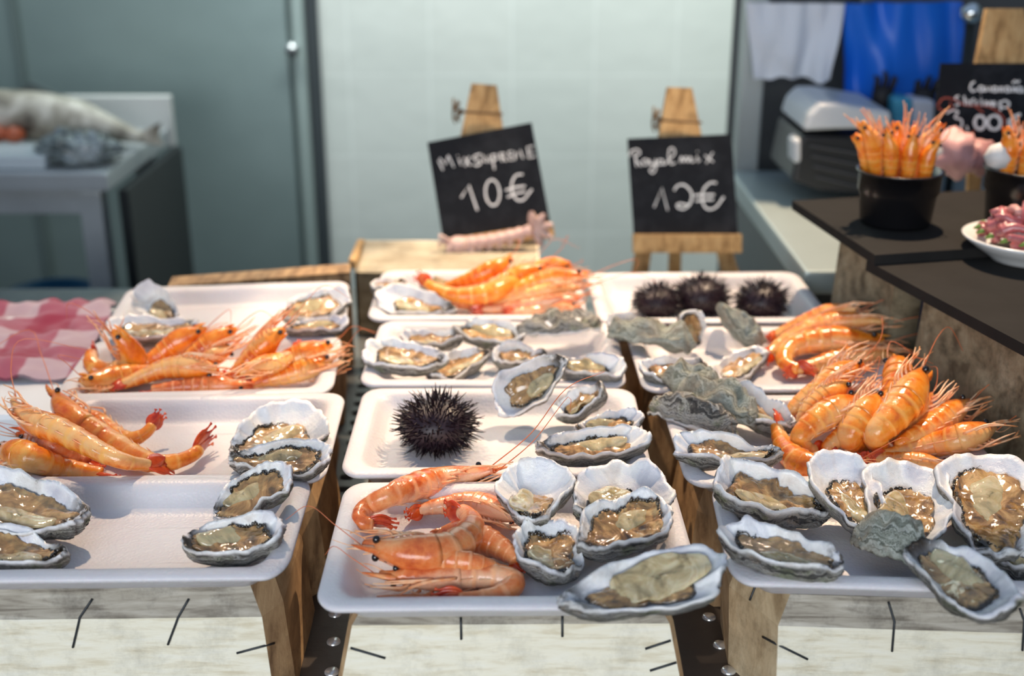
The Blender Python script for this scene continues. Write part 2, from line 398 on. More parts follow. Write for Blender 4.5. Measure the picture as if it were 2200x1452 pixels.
def make_crate(fr, label, inset=.022, hw=.117, dep=.150, chl=(.012, .02), chr_=(.012, .02), mats=None, staples=(), group='thin wooden crates under the trays', band=.021, z0=.9755, z2=ZC, flare=.006, name='wooden_crate'):
    root = empty(name, fr.pt(0, 0, z2), label, 'crate', group)
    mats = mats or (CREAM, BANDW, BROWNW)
    yf = -fr.d / 2 + inset; yb = yf + dep
    def loop(o, z):   # o outset
        a, b = hw + o, o
        return [fr.pt(-a + chl[0], yf - b, z), fr.pt(a - chr_[0], yf - b, z), fr.pt(a, yf - b + chr_[1], z), fr.pt(a, yb + b - .012, z), fr.pt(a - .012, yb + b, z),
                fr.pt(-a + .012, yb + b, z), fr.pt(-a, yb + b - .012, z), fr.pt(-a, yf - b + chl[1], z)]
    L0, L1, L2 = loop(-.008, z0), loop(0, z0 - band), loop(flare, z2 + .0005)
    t = .0025; parts = []
    def panel(nm, A, B, m, out):
        # A,B : matching edge pairs (top pair, bottom pair); slightly thick veneer
        p = [A[0], A[1], B[1], B[0]]; nrm = (p[1] - p[0]).cross(p[2] - p[1]).normalized()
        if nrm.dot(out) < 0: nrm = -nrm
        g = MB()
        n1 = max(2, int((A[1] - A[0]).length / .02)); vs = []
        for j in range(4):
            for i in range(n1 + 1):
                u = i / n1; v = j / 3
                q = (p[0].lerp(p[1], u)).lerp(p[3].lerp(p[2], u), v)
                vs.append(q + nrm * (.0007 * noise.noise(q * 25)))
        k = len(vs); vs2 = vs + [v - nrm * t for v in vs]; fs = []
        w1 = n1 + 1
        for j in range(3):
            for i in range(n1):
                a = j * w1 + i; fs.append((a, a + 1, a + w1 + 1, a + w1)); fs.append((k + a, k + a + w1, k + a + w1 + 1, k + a + 1))
        for i in range(n1):
            fs.append((i, k + i, k + i + 1, i + 1)); a = 3 * w1 + i; fs.append((a, a + 1, k + a + 1, k + a))
        for j in range(3):
            a = j * w1; fs.append((a, a + w1, k + a + w1, k + a)); a = j * w1 + n1; fs.append((a, k + a, k + a + w1, a + w1))
        o = mesh_obj(nm, vs2, fs, m, root, smooth=False); parts.append(o); return o
    c = fr.pt(0, (yf + yb) / 2, .93)
    names = ['front_panel', 'corner_panel', 'side_panel', 'corner_panel', 'back_panel', 'corner_panel', 'side_panel', 'corner_panel']
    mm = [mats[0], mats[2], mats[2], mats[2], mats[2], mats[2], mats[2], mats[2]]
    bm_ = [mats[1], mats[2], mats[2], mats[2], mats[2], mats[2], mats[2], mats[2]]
    for i in range(8):
        j = (i + 1) % 8; o = (L1[i] + L1[j]) / 2 - c
        panel(names[i], (L1[i], L1[j]), (L2[i], L2[j]), mm[i], o)
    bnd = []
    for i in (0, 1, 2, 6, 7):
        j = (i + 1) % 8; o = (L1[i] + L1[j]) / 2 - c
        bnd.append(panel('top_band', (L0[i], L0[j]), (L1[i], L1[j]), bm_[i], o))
    g = MB(); g.add([q - Vector((0, 0, .0006)) for q in L0] + [q - Vector((0, 0, .0032)) for q in L0], [tuple(range(8)), tuple(range(15, 7, -1))]); g.build('top_panel', mats[1], root)
    for line in staples:
        pts = []
        for k in range(len(line) - 1):
            for s in range(5):
                a, b = line[k], line[k + 1]; u = s / 4
                if k and s == 0: continue
                h = shoot(parts, a[0] + (b[0] - a[0]) * u, a[1] + (b[1] - a[1]) * u)
                if h: pts.append(h[0] + h[1] * .0007)
        if len(pts) > 2: MB().tube(pts, .00085, 6).build('staple', WIRE, root, True)
    return root

# ------------------------------------------------------------------ oysters
def nz(x, y, z): return noise.noise(Vector((x, y, z)))
def oyster(h, l, label, hz=.014, lz=.018, wr=.62, n=(0, -.35, 1), D=.015, seed=0, back=False, fs=.80, fo=(.0, .0), belly=None, frill=True, zf=ZF, group='opened oysters on the trays', rim=.0050, curl=.25, th=.0055, dull=False):
    wr = wr * (1.0 if back else 1.13); D = D * 1.05; n = (n[0], n[1] * (.62 if not back else 1), n[2])
    H = P(h[0], h[1], zf + hz); Lp = P(l[0], l[1], zf + lz)
    X = (Lp - H); L = X.length; X.normalize()
    Z = Vector(n); Z = (Z - X * Z.dot(X)).normalized(); Y = Z.cross(X)
    C = (H + Lp) / 2; W = L * wr; sd = seed * 7.31 + 3.1
    T = lambda x, y, z: C + X * x + Y * y + Z * z
    NT = 112
    def outl(th_):
        c, s = math.cos(th_), math.sin(th_)
        k = .80 + .22 * c + curl * .2 * math.cos(2 * th_)
        nn = 1 + .20 * nz(c * 1.3 + sd, s * 1.3, sd) + .13 * nz(c * 3.3 + sd, s * 3.3, 2.2) + .035 * nz(c * 8, s * 8 + sd, 5) + .012 * nz(c * 22, s * 22 + sd, 5)
        x = L / 2 * c * (1 + .03 * nz(s * 3, sd, 1)); y = W / 2 * s * k * nn + W * .10 * nz(c * 1.1, sd, 9) * 1.0
        return x * (.5 + .5 * nn), y
    OUT = [outl(2 * math.pi * k / NT) for k in range(NT)]
    def rimz(k):
        a = 2 * math.pi * k / NT; c, s = math.cos(a), math.sin(a)
        return rim * (1.3 * nz(c * 1.6 + sd, s * 1.6, 7) + .7 * nz(c * 3.5, s * 3.5 + sd, 3)) + .16 * rim * nz(c * 11, s * 11, sd)
    RZ = [rimz(k) for k in range(NT)]
    vs = []; zone = []; ring = []; hinge = []
    NI, NO = 13, 20
    for i in range(NI):                       # inner, centre -> rim
        r = .03 + .97 * (i / (NI - 1)) ** .85
        for k in range(NT):
            x, y = OUT[k]; q = Vector((x * r, y * r))
            z = -D * (1 - r ** 2.3) * (1 + .15 * nz(q.x * 60, q.y * 60, sd)) + RZ[k] * r ** 3
            vs.append(T(q.x, q.y, z)); zone.append(0.0); ring.append(1 - r); hinge.append(sm(.24, .46, -q.x / L))
    for i in range(1, NO + 1):                # outer, rim -> centre bottom
        s = i / NO
        a = s * math.pi / 2
        base = math.cos(a) ** .62; zz = -(D + th) * math.sin(a) ** .95
        for k in range(NT):
            x, y = OUT[k]; an = 2 * math.pi * k / NT
            jj = s * 8 + 1.6 * nz(math.cos(an) * 2 + sd, math.sin(an) * 2, s * 2)
            saw = (jj - math.floor(jj)); lam = (.080 * (1 - saw) * (1 - s * .8) * (.4 + .9 * abs(nz(math.cos(an) * 3, math.sin(an) * 3 + sd, math.floor(jj)))))
            ruf = (.035 if not back else .10) * nz(math.cos(an) * (7 if not back else 4) + sd, math.sin(an) * (7 if not back else 4), s * 4.5) * (1 - s * .6)
            r = max(base * (1 + lam + ruf) + (.008 if i < 2 else 0), .02)
            hb = sm(.35, 1.0, -math.cos(an)) * .10 * math.sin(a)   # thick umbo at the hinge
            zq = zz * (1 + (.22 if not back else .60) * nz(x * 45 * r, y * 45 * r + sd, s * 2) + (.0 if not back else .34) * nz(x * r * 130, y * r * 130, sd)) + RZ[k] * max(0, 1 - s * 2.2) - .0012 * saw * (1 - s)
            vs.append(T(x * (r + hb), y * r, zq)); zone.append(1.0 if i > 1 else .35); ring.append(s); hinge.append(0.0)
    m = NI + NO; f = []
    for i in range(m - 1):
        for k in range(NT): f.append((i * NT + k, i * NT + (k + 1) % NT, (i + 1) * NT + (k + 1) % NT, (i + 1) * NT + k))
    f.append(tuple(range(NT))[::-1]); f.append(tuple((m - 1) * NT + k for k in range(NT)))
    if back:
        mv = settle(vs); vs = [v + mv for v in vs]
        o = mesh_obj('oyster_shell', vs, f, BACK if back is True else SHELL, None, True, {'zone': zone, 'ring': ring, 'hinge': hinge})
        return tag(o, label, 'oyster', group)
    up = settle(vs)
    root = empty('oyster', C + up - Z * D, label, 'oyster', group)
    mesh_obj('shell', [v + up for v in vs], f, SHELL, root, True, {'zone': zone, 'ring': ring, 'hinge': hinge})
    # flesh
    ox, oy = fo[0] * L - .03 * L, fo[1] * W
    NR = 14; vs = []; ed = []
    def cup(x, y):
        # fraction of outline radius at this angle
        an = math.atan2(y / (W / 2), x / (L / 2)); k = int(round(an / (2 * math.pi) * NT)) % NT
        ro = math.hypot(*OUT[k]); r = min(math.hypot(x, y) / max(ro, 1e-5), 1)
        return -D * (1 - r ** 2.3)
    FO = []
    for k in range(NT):
        an = 2 * math.pi * k / NT; c, s = math.cos(an), math.sin(an)
        q = fs * (1 + .13 * nz(c * 2.2, s * 2.2, sd + 11) + .05 * nz(c * 7, s * 7, sd))
        FO.append((OUT[k][0] * q + ox, OUT[k][1] * q * .93 + oy))
    for i in range(NR + 1):
        r = i / NR
        for k in range(NT):
            x = ox + (FO[k][0] - ox) * max(r, .02); y = oy + (FO[k][1] - oy) * max(r, .02)
            z = cup(x, y) + D * .52 * (1 - r ** 3.2) - .0012 * r ** 8
            z += D * .20 * nz(x * 55, y * 55, sd) * (1 - r * .4) + D * .05 * nz(x * 170, y * 170, sd + 4)
            z += D * .14 * math.exp(-((r - .90) / .06) ** 2) * (1 + .8 * nz(math.cos(2 * math.pi * k / NT) * 22, math.sin(2 * math.pi * k / NT) * 22, sd))
            vs.append(T(x, y, z) + up); ed.append(r)
    f = []
    for i in range(NR):
        for k in range(NT): f.append((i * NT + k, i * NT + (k + 1) % NT, (i + 1) * NT + (k + 1) % NT, (i + 1) * NT + k))
    f.append(tuple(range(NT))[::-1])
    fl = mesh_obj('flesh', vs, [q[::-1] for q in f][:-1] + [f[-1][::-1]], FLESH, root, True, {'edge': ed})
    rnd = random.Random(seed * 13 + 5)
    # plump pale belly
    bx, by, bl, bw = belly or (rnd.uniform(-.10, .12), rnd.uniform(.04, .14), rnd.uniform(.42, .60), rnd.uniform(.26, .38))
    vs = []; f = []; nu, nv = 28, 12
    for j in range(nv + 1):
        ph = math.pi / 2 * j / nv
        for k in range(nu):
            an = 2 * math.pi * k / nu; c, s = math.cos(an), math.sin(an)
            rr = math.cos(ph) * (1 + .16 * nz(c * 1.6, s * 1.6, sd + 31))
            x = ox + bx * L + bl * L / 2 * c * rr; y = oy + by * W + bw * W / 2 * s * rr + .06 * W * nz(c, sd, 2)
            z = cup(x, y) + D * .26 + D * .40 * math.sin(ph) + D * .08 * nz(x * 130, y * 130, sd)
            vs.append(T(x, y, z) + up)
    for j in range(nv):
        for k in range(nu): f.append((j * nu + k, j * nu + (k + 1) % nu, (j + 1) * nu + (k + 1) % nu, (j + 1) * nu + k))
    f.append(tuple(nv * nu + k for k in range(nu)))
    mesh_obj('belly', vs, f, BELLY, fl, True)
    if frill:
        a0 = rnd.uniform(-.9, .9); a1 = a0 + rnd.uniform(2.6, 4.2); pts = []; rs = []; N = 120
        for i in range(N):
            an = a0 + (a1 - a0) * i / (N - 1); k = (an / (2 * math.pi) * NT) % NT; k0 = int(k); u = k - k0
            x = FO[k0 % NT][0] * (1 - u) + FO[(k0 + 1) % NT][0] * u; y = FO[k0 % NT][1] * (1 - u) + FO[(k0 + 1) % NT][1] * u
            q = .93 + .018 * math.sin(i * .9 + 3 * nz(i * .1, sd, 3)) + .05 * nz(i * .16, sd, 1)
            x = ox + (x - ox) * q; y = oy + (y - oy) * q
            pts.append(T(x, y, cup(x, y) + D * .20 + D * .06 * math.sin(i * 1.7 + 1)) + up)
            rs.append(.00105 * (1 + 1.0 * nz(i * .2, sd, 4)) * min(1, 4 * i / N + .2, 4 * (N - i) / N + .2))
        MB().tube(pts, rs, 6).build('mantle_frill', FRILL, fl, True)
    return root

# ------------------------------------------------------------------ prawns
def prawn(pts, label, belly='in', seed=0, r=.0112, group='cooked prawns on the trays', zf=ZF, mat=None, ant=1, legs=5, rostrum=True, world=False, fan=1.0, sweep=None, catlabel='prawn'):
    r = r * 1.12; mat = mat or PRAWN; rnd = random.Random(seed * 17 + 3)
    ctrl = [Vector(p) for p in pts] if world else [P(p[0], p[1], zf + p[2]) for p in pts]
    if not world:
        for _ in range(2):
            for i, c in enumerate(ctrl):
                k = i / (len(ctrl) - 1); need = ztray(c.x, c.y) + r * (.78 if k < .75 else .4) - c.z
                if need > 0: dd = c - CAM; ctrl[i] = c - dd * (need / -dd.z)
    N = 96; sp, L = catmull(ctrl, N)
    cen = sum(sp, Vector()) / N
    root = empty('prawn', (cen.x, cen.y, min(p.z for p in sp)), label, catlabel, group)
    B = {'up': Vector((0, 0, 1)), 'down': Vector((0, 0, -1)), 'cam': Vector((0, -1, .25)), 'away': Vector((0, 1, .1)), 'left': Vector((-1, 0, .1)), 'right': Vector((1, 0, .1)), 'camup': Vector((0, -.7, .8)), 'camdown': Vector((0, -.8, -.5))}
    frames = []; prevV = None
    for i in range(N):
        t = (sp[min(i + 1, N - 1)] - sp[max(i - 1, 0)]).normalized()
        if belly == 'in': v = cen - sp[i]
        elif isinstance(belly, str): v = B[belly]
        else: v = Vector(belly)
        v = v - t * v.dot(t)
        if v.length < 1e-4: v = prevV if prevV else Vector((0, 0, -1))
        v.normalize()
        if prevV is not None and belly == 'in': v = (prevV * .75 + v * .25); v = (v - t * v.dot(t)).normalized()
        prevV = v; frames.append((t, v, t.cross(v)))
    if belly == 'in':   # smooth backwards too
        pv = frames[-1][1]
        for i in range(N - 1, -1, -1):
            t, v, s = frames[i]; v = pv * .6 + v * .4; v = (v - t * v.dot(t)).normalized(); frames[i] = (t, v, t.cross(v)); pv = v
    def at(u):
        x = min(max(u, 0), 1) * (N - 1); i = min(int(x), N - 2); return sp[i].lerp(sp[i + 1], x - i), frames[i if x - i < .5 else i + 1]
    def prof(u):   # half height along the body
        if u < .40:
            k = (u - .09) / .31; return .22 + .78 * math.sin(min(max(k, 0), 1) * math.pi / 2) ** 1.05
        k = (u - .40) / .50
        return 1.0 * (1 - .58 * k ** 1.25)
    def body(nm, u0, u1, n, segs, m, sh=0):
        vs = []; vent = []; bandv = []; K = 20
        for i in range(n + 1):
            u = u0 + (u1 - u0) * i / n; c, (t, v, s) = at(u); pr = prof(u) * r; bv = 0
            if segs:
                g = (u - u0) / (u1 - u0) * segs; fr = g - math.floor(g); pr *= 1 + .075 * fr - .02; bv = 1.0 if fr > .86 and g < segs - .1 else 0
            else:
                k = (u - u0) / (u1 - u0); pr *= 1.04; bv = 0
            for k in range(K):
                a = 2 * math.pi * k / K; ca, sa = math.cos(a), math.sin(a)      # sa>0 belly
                hv = (.82 if sa > 0 else 1.0); lat = .85 - .12 * max(sa, 0)
                wob = 1 + .05 * nz(u * 9, ca * 1.2 + seed, sa * 1.2) + .02 * nz(u * 40, ca * 3, sa * 3 + seed)
                vs.append(c + s * (pr * lat * ca * wob) + v * (pr * hv * sa * wob))
                vent.append(.5 + .5 * sa); bandv.append(bv)
        f = []
        for i in range(n):
            for k in range(K): f.append((i * K + k, i * K + (k + 1) % K, (i + 1) * K + (k + 1) % K, (i + 1) * K + k))
        f.append(tuple(range(K))[::-1]); f.append(tuple(n * K + k for k in range(K)))
        if rostrum and nm == 'carapace':
            # rostrum: serrated spike off the top of the head
            c, (t, v, s) = at(u0 + .02); b0 = len(vs); M = 9
            top = c - v * prof(u0 + .02) * r * .75
            for i in range(M):
                q = i / (M - 1); w_ = r * .26 * (1 - q) ** .8 + .0003; hgt = r * .34 * (1 - q) ** .8 + .0004
                cc = top + t * (r * .9) - t * (q * L * .150) - v * (r * .22 * math.sin(q * 1.9)); sawt = (.0007 if i % 2 else 0) * (1 - q)
                for dx, dz in ((w_, 0), (0, -hgt - sawt), (-w_, 0), (0, hgt * .5)):
                    vs.append(cc + s * dx + v * dz); vent.append(.15); bandv.append(0)
            for i in range(M - 1):
                for k in range(4): f.append((b0 + i * 4 + k, b0 + i * 4 + (k + 1) % 4, b0 + (i + 1) * 4 + (k + 1) % 4, b0 + (i + 1) * 4 + k))
        return mesh_obj(nm, vs, f, m, root, True, {'vent': vent, 'bandv': bandv})
    body('carapace', .085, .41, 22, 0, mat)
    body('abdomen', .385, .90, 54, 6, mat)
    # tail fan : telson + four uropods
    c, (t, v, s) = at(.885); g = MB(); fl = L * .125 * fan
    for q, (sd_, spread, ln) in enumerate(((0, 0, .80), (1, .16, 1.0), (-1, .16, 1.0), (1, .36, .92), (-1, .36, .92))):
        d = (t * math.cos(spread) + s * sd_ * math.sin(spread)).normalized(); side = (s * math.cos(spread) - t * sd_ * math.sin(spread)).normalized()
        vs = []; f = []; M = 8; wmx = r * (.26 if sd_ == 0 else .42)
        for i in range(M + 1):
            k = i / M; wd = wmx * (math.sin(min(k * 1.15 + .12, 1) * math.pi) ** .5 if k < .98 else .25) + .0003
            if sd_ == 0: wd = wmx * (1 - k * .8)
            p = c + d * (fl * ln * k) + v * (.0012 * math.sin(k * 3) + .0006 * q)
            for e in (-1, -.35, .35, 1): vs.append(p + side * wd * e - v * (.0009 * (1 - abs(e))))
            for e in (1, .35, -.35, -1): vs.append(p + side * wd * e + v * .0007)
        for i in range(M):
            for k in range(8): f.append((i * 8 + k, i * 8 + (k + 1) % 8, (i + 1) * 8 + (k + 1) % 8, (i + 1) * 8 + k))
        f.append(tuple(range(8))[::-1]); f.append(tuple(M * 8 + k for k in range(8)))
        g.add(vs, f)
    g.build('tail_fan', TAIL, root, True)
    # eyes on short stalks
    for e in (-1, 1):
        c, (t, v, s) = at(.150); p = c + s * e * (r * prof(.150) * .80 + r * .10) - v * r * .18
        vs = []; f = []; rr = r * .185
        for i in range(9):
            for k in range(12):
                a = math.pi * i / 8; b = 2 * math.pi * k / 12; vs.append(p + s * e * rr * math.cos(a) * 1.1 + t * rr * math.sin(a) * math.cos(b) + v * rr * math.sin(a) * math.sin(b))
        for i in range(8):
            for k in range(12): f.append((i * 12 + k, i * 12 + (k + 1) % 12, (i + 1) * 12 + (k + 1) % 12, (i + 1) * 12 + k))
        mesh_obj('eye', vs, f, EYE, root, True)
    # walking legs, folded forward under the head
    for i in range(legs):
        for e in (-1, 1):
            u = .21 + .18 * i / max(legs - 1, 1); c, (t, v, s) = at(u); k = rnd.uniform(.8, 1.2)
            a = c + v * r * prof(u) * .62 + s * e * r * .42
            b = a + v * r * .26 * k + s * e * r * .16 * k - t * r * .45 * k
            d = b - t * r * 1.15 * k + v * r * rnd.uniform(-.15, .12) + s * e * r * rnd.uniform(-.35, .10)
            g_ = d - t * r * .9 * k + v * r * rnd.uniform(-.2, .22) + s * e * r * rnd.uniform(-.4, .1)
            pp, _ = catmull([a, b, d, g_], 10)
            pp = [Vector((p.x, p.y, max(p.z, zf + .0008))) for p in pp]
            MB().tube(pp, [.00125 * (1 - .07 * j) for j in range(10)], 5).build('leg', LEG, root, True)
    # swimmerets under the tail
    for i in range(4 if legs else 0):
        for e in (-1, 1):
            u = .46 + .085 * i; c, (t, v, s) = at(u); rr = r * prof(u)
            a = c + v * rr * .72 + s * e * rr * .38; vs = []; f = []
            for j in range(6):
                q = j / 5; wd = rr * .17 * math.sin(math.pi * (q * .8 + .15)); p = a + v * rr * .24 * q - t * rr * .75 * q + s * e * rr * .05 * q
                p.z = max(p.z, zf + .0006)
                vs += [p + t * wd, p + s * e * .0006, p - t * wd, p - s * e * .0006]
            for j in range(5):
                for k in range(4): f.append((j * 4 + k, j * 4 + (k + 1) % 4, j * 4 + 4 + (k + 1) % 4, j * 4 + 4 + k))
            mesh_obj('swimmeret', vs, f, LEG, root, True)
    # feelers
    for i in range(ant):
        c, (t, v, s) = at(.095); e = 1 if i % 2 else -1; d = -t * 1.0; ln = L * rnd.uniform(.5, .85)
        sw = Vector(sweep) if sweep else Vector((rnd.uniform(-.5, .5), rnd.uniform(-.4, .4), rnd.uniform(.0, .5)))
        a = c + s * e * r * .25; b = a + d * ln * .28 + sw * ln * .10 + Vector((0, 0, .2)) * ln * .5; d2 = b + d * ln * .22 + sw * ln * .30; g_ = d2 + sw * ln * .3 + Vector((rnd.uniform(-.3, .3), rnd.uniform(-.3, .3), -.25)) * ln
        pp, _ = catmull([a, b, d2, g_], 22); pp = [Vector((p.x, p.y, max(p.z, zf + .001))) for p in pp]
        MB().tube(pp, [.00050 * (1 - .03 * j) for j in range(22)], 4).build('antenna', ANT, root, True)
    for i in range(2 if ant else 0):   # short inner feelers
        c, (t, v, s) = at(.10); e = 1 if i % 2 else -1; a = c + s * e * r * .15 + v * r * .1; pp, _ = catmull([a, a - t * r * .9 + s * e * r * .2, a - t * r * 1.8 + v * r * rnd.uniform(-.3, .5)], 8)
        MB().tube(pp, [.0007 * (1 - .1 * j) for j in range(8)], 4).build('antennule', LEG, root, True)
    return root

# ------------------------------------------------------------------ sea urchins
def urchin(px, py, rad, label, seed=0, n=620, zf=ZF, hgt=.72):
    c = P(px, py, zf + rad * .62); root = empty('sea_urchin', (c.x, c.y, zf), label, 'sea urchin', 'dark sea urchins on the trays'); rnd = random.Random(seed)
    c = Vector((c.x, c.y, zf + rad * .55)); g = MB(); vs = []; f = []
    b = rad * .76
    for i in range(13):
        for k in range(24):
            a = math.pi * i / 12; q = 2 * math.pi * k / 24; d = Vector((math.sin(a) * math.cos(q), math.sin(a) * math.sin(q), math.cos(a) * hgt)); vs.append(c + d * b * (1 + .06 * noise.noise(d * 6)))
    for i in range(12):
        for k in range(24): f.append((i * 24 + k, i * 24 + (k + 1) % 24, (i + 1) * 24 + (k + 1) % 24, (i + 1) * 24 + k))
    mesh_obj('test', vs, f, URCH, root, True)
    for i in range(n):
        z = 1 - 2 * (i + .5) / n; z = z * .98 + .05; z = max(-.9, min(.99, z)); an = i * 2.39996; q = math.sqrt(max(0, 1 - z * z))
        d = Vector((q * math.cos(an), q * math.sin(an), z * hgt))
        j = Vector((rnd.gauss(0, .32), rnd.gauss(0, .32), rnd.gauss(0, .28))); dd = (d + j).normalized(); ln = rad * rnd.uniform(.15, .42)
        a = c + d * b * .95; e = a + dd * ln
        if e.z < zf + .0004: e.z = zf + .0004
        if a.z < zf + .0004: continue
        g.tube([a, (a + e) / 2 + dd * .0001, e], [.00075, .0006, .00018], 4, False)
    o = g.build('spines', SPINE, root, True); tag(o, kind='stuff')
    return root
LITBROWNW = wood('lit_brown_veneer', [(0.35, (0.34, 0.24, 0.13)), (0.5, (0.56, 0.43, 0.26)), (0.7, (0.70, 0.58, 0.38))], (10, 2, 2), .5)  # lighter copy of the brown veneer, light on that side put into the colour
# ------------------------------------------------------------------ the display : steel counter, crates, trays
T = {
 'L1': Frame((-215, 1246), (613, 1237), .151), 'L2': Frame((6, 1040), (697, 1031)), 'L3': Frame((106, 858), (714, 842), .156), 'L4': Frame((205, 732), (744, 712)),
 'M1': Frame((672, 1305), (1524, 1300)), 'M2': Frame((727, 1018), (1406, 1018)), 'M3': Frame((768, 824), (1348, 829)), 'M4': Frame((786, 684), (1264, 684)),
 'R1': Frame((1570, 1250), (2405, 1274), .150), 'R2': Frame((1476, 1040), (2180, 1036)), 'R3': Frame((1382, 838), (1975, 834), .174), 'R4': Frame((1286, 692), (1796, 688))}
TL = {'L1': 'nearly empty front left white foam tray with oysters at both ends', 'L2': 'white foam tray with long prawns and two oysters, second from front on the left',
 'L3': 'white foam tray heaped with prawns beside the red checked cloth', 'L4': 'white foam tray at the back left with oysters at both ends and a bare middle',
 'M1': 'front middle white foam tray with curled prawns and a big bluish oyster', 'M2': 'white foam tray with a single sea urchin and four oysters',
 'M3': 'white foam tray with only oysters, third from front in the middle', 'M4': 'white foam tray with stacked prawns in front of the tilted chalkboard',
 'R1': 'front right white foam tray full of large opened oysters', 'R2': 'white foam tray with fanned yellow orange prawns and upturned oysters on the right',
 'R3': 'white foam tray with oysters left and prawns right, before the urchin tray', 'R4': 'white foam tray holding three dark sea urchins'}
for k in T: make_tray(T[k], TL[k])

CL = {'L1': 'pale crate under the front left tray with bent staples', 'M1': 'pale crate under the front middle tray with straight staples', 'R1': 'pale crate under the front right oyster tray with bent staples',
 'L2': 'brown crate under the left tray of long prawns and two oysters', 'L3': 'brown crate under the heaped prawn tray by the checked cloth', 'L4': 'brown crate under the farthest left tray',
 'M2': 'brown crate under the single urchin tray', 'M3': 'brown crate under the tray of only oysters', 'M4': 'brown crate under the prawn tray before the tilted chalkboard',
 'R2': 'brown crate under the tray of fanned prawns', 'R3': 'brown crate under the tray of oysters and prawns on the right', 'R4': 'brown crate under the tray of three urchins'}
make_crate(T['L1'], CL['L1'], .020, .119, .124, staples=[[(199, 1286), (172, 1326), (157, 1390)], [(406, 1286), (383, 1326), (361, 1384)], [(509, 1402), (588, 1381)]])
make_crate(T['M1'], CL['M1'], .034, .112, .126, (.003, .004), (.003, .004), flare=.017, staples=[[(990, 1326), (991, 1373)], [(1208, 1322), (1208, 1367)], [(753, 1391), (828, 1413)], [(1386, 1393), (1459, 1369)], [(1396, 1440), (1472, 1416)]], band=.012)
make_crate(T['R1'], CL['R1'], .018, .118, .124, (.028, .050), (.012, .02), mats=(CREAM, BANDW, LITBROWNW), staples=[[(1908, 1292), (1921, 1335), (1916, 1398)], [(1640, 1367), (1664, 1380), (1735, 1415)], [(2190, 1306), (2200, 1334), (2196, 1396)], [(1628, 1250), (1612, 1290)], [(1536, 1262), (1546, 1310)]], flare=-.004)
for k in ('L2', 'L3', 'L4', 'M2', 'M3', 'M4', 'R2', 'R3', 'R4'):
    make_crate(T[k], CL[k], .016, .112, T[k].d - .034, (.02, .025), (.02, .025), mats=(BROWNW, BROWNW, BROWNW), flare=.008)

STEELD = mk('shade_tinted_steel', (0.10, 0.085, 0.075), .42, .55, nz=(30, .25), bump=(120, .0003))  # shade in the gaps between crates is put into this dark colour
q = MT('counter_steel'); q.set(metal=.6); q.color(q.ramp(q.noise(12, 5), [(.35, (0.16, 0.17, 0.17)), (.65, (0.25, 0.26, 0.255))])); q.rough(q.math('ADD', q.math('MULTIPLY', q.noise(40, 4), .3), .25)); COUNTER = q.m
STEEL = mk('brushed_steel', (0.52, 0.54, 0.55), .3, .85, nz=(8, .15))
STUD = mk('bright_stud', (0.75, 0.77, 0.78), .22, .7)
HOLE = mk('slot_shade', (0.01, 0.01, 0.01), .8)
root = empty('display_counter', (0, 1.1, 0), 'long steel market counter carrying all the crates', 'counter')
g = MB(); g.box((-.53, 1.125, ZC / 2 - .01), (1.74, 1.11, ZC - .02), None, .01); g.box((.78, .965, ZC / 2 - .01), (.87, .79, ZC - .02), None, .01); g.build('cabinet', mk('counter_front', (0.05, 0.06, 0.065), .5, .3), root)
# solid worktop; drain slots are thin inlays, the dark of a gap in their colour
g = MB(); g.box((-.535, 1.125, ZC - .006), (1.77, 1.15, .011), bev=.002); g.box((.785, .965, ZC - .006), (.87, .83, .011), bev=.002); g.build('worktop', COUNTER, root)
for lab, x0, yaw in (('left', -.140, -.046), ('right', .160, -.046)):
    a = Vector((x0, .60, ZC + .0005)); dirv = Vector((yaw, 1, 0)).normalized(); sd = Vector((dirv.y, -dirv.x, 0))
    wdt = .030 if lab == 'left' else .028
    g = MB(); poly = []
    for (u, v) in rrect(wdt, .155, .012): poly.append(a + dirv * (.155 + v) + sd * u)
    g.prism(poly, (0, 0, .0022)); pl = g.build('rail_shade_plate', STEELD, root)  # dark rounded plate; the right one stands in for the tray's cast shadow
xs = [(713, 1443), (717, 1378), (720, 1318), (1565, 1440), (1547, 1385), (1523, 1325), (1500, 1270)]
for (px, py) in xs:
    c = P(px, py, ZC + .003); g = MB(); g.lathe([(0.0001, .0016), (.0045, .0015), (.0056, .0008), (.0058, -.0006)], c, 20); g.build('stud', STUD, root, True)
for i in range(20):
    y = .935 + i * .0262
    for x0 in (-.140, .160):
        c = Vector((x0 - .046 * (y - .60) - (.004 if x0 < 0 else 0), y, ZC + .0004)); g = MB(); g.prism([c + Vector((a, b, 0)) for a, b in rrect(.0065, .0042, .003, 4)], (0, 0, .0004)); g.build('drain_slot', HOLE, root)

# ------------------------------------------------------------------ oysters
OY = oyster
# front left tray
OY((456, 1108), (618, 1002), 'tall opened oyster leaning against the right corner of the front left tray', .022, .050, .68, (-.10, -.70, .9), .014, 1, fs=.84)
OY((393, 1158), (603, 1128), 'opened oyster with pale green flesh lying lowest in the front left tray', .018, .024, .60, (0, -.50, 1), .019, 2, fs=.82)
OY((178, 1108), (-92, 1045), 'opened oyster cut by the left picture edge, upper of two in the front left tray', .014, .030, .60, (.05, -.50, 1), .020, 3)
OY((140, 1183), (-112, 1150), 'opened oyster cut by the left picture edge, lower of two in the front left tray', .013, .024, .50, (0, -.45, 1), .018, 4)
# second left
OY((494, 968), (694, 888), 'large opened oyster with broad white rim beside the straight prawn tails', .020, .034, .78, (-.05, -.55, 1), .014, 5, fs=.80, fo=(-.06, -.05))
OY((500, 985), (708, 972), 'narrow opened oyster directly below the broad white rimmed one, left tray', .014, .020, .46, (0, -.55, 1), .016, 6, fs=.85)
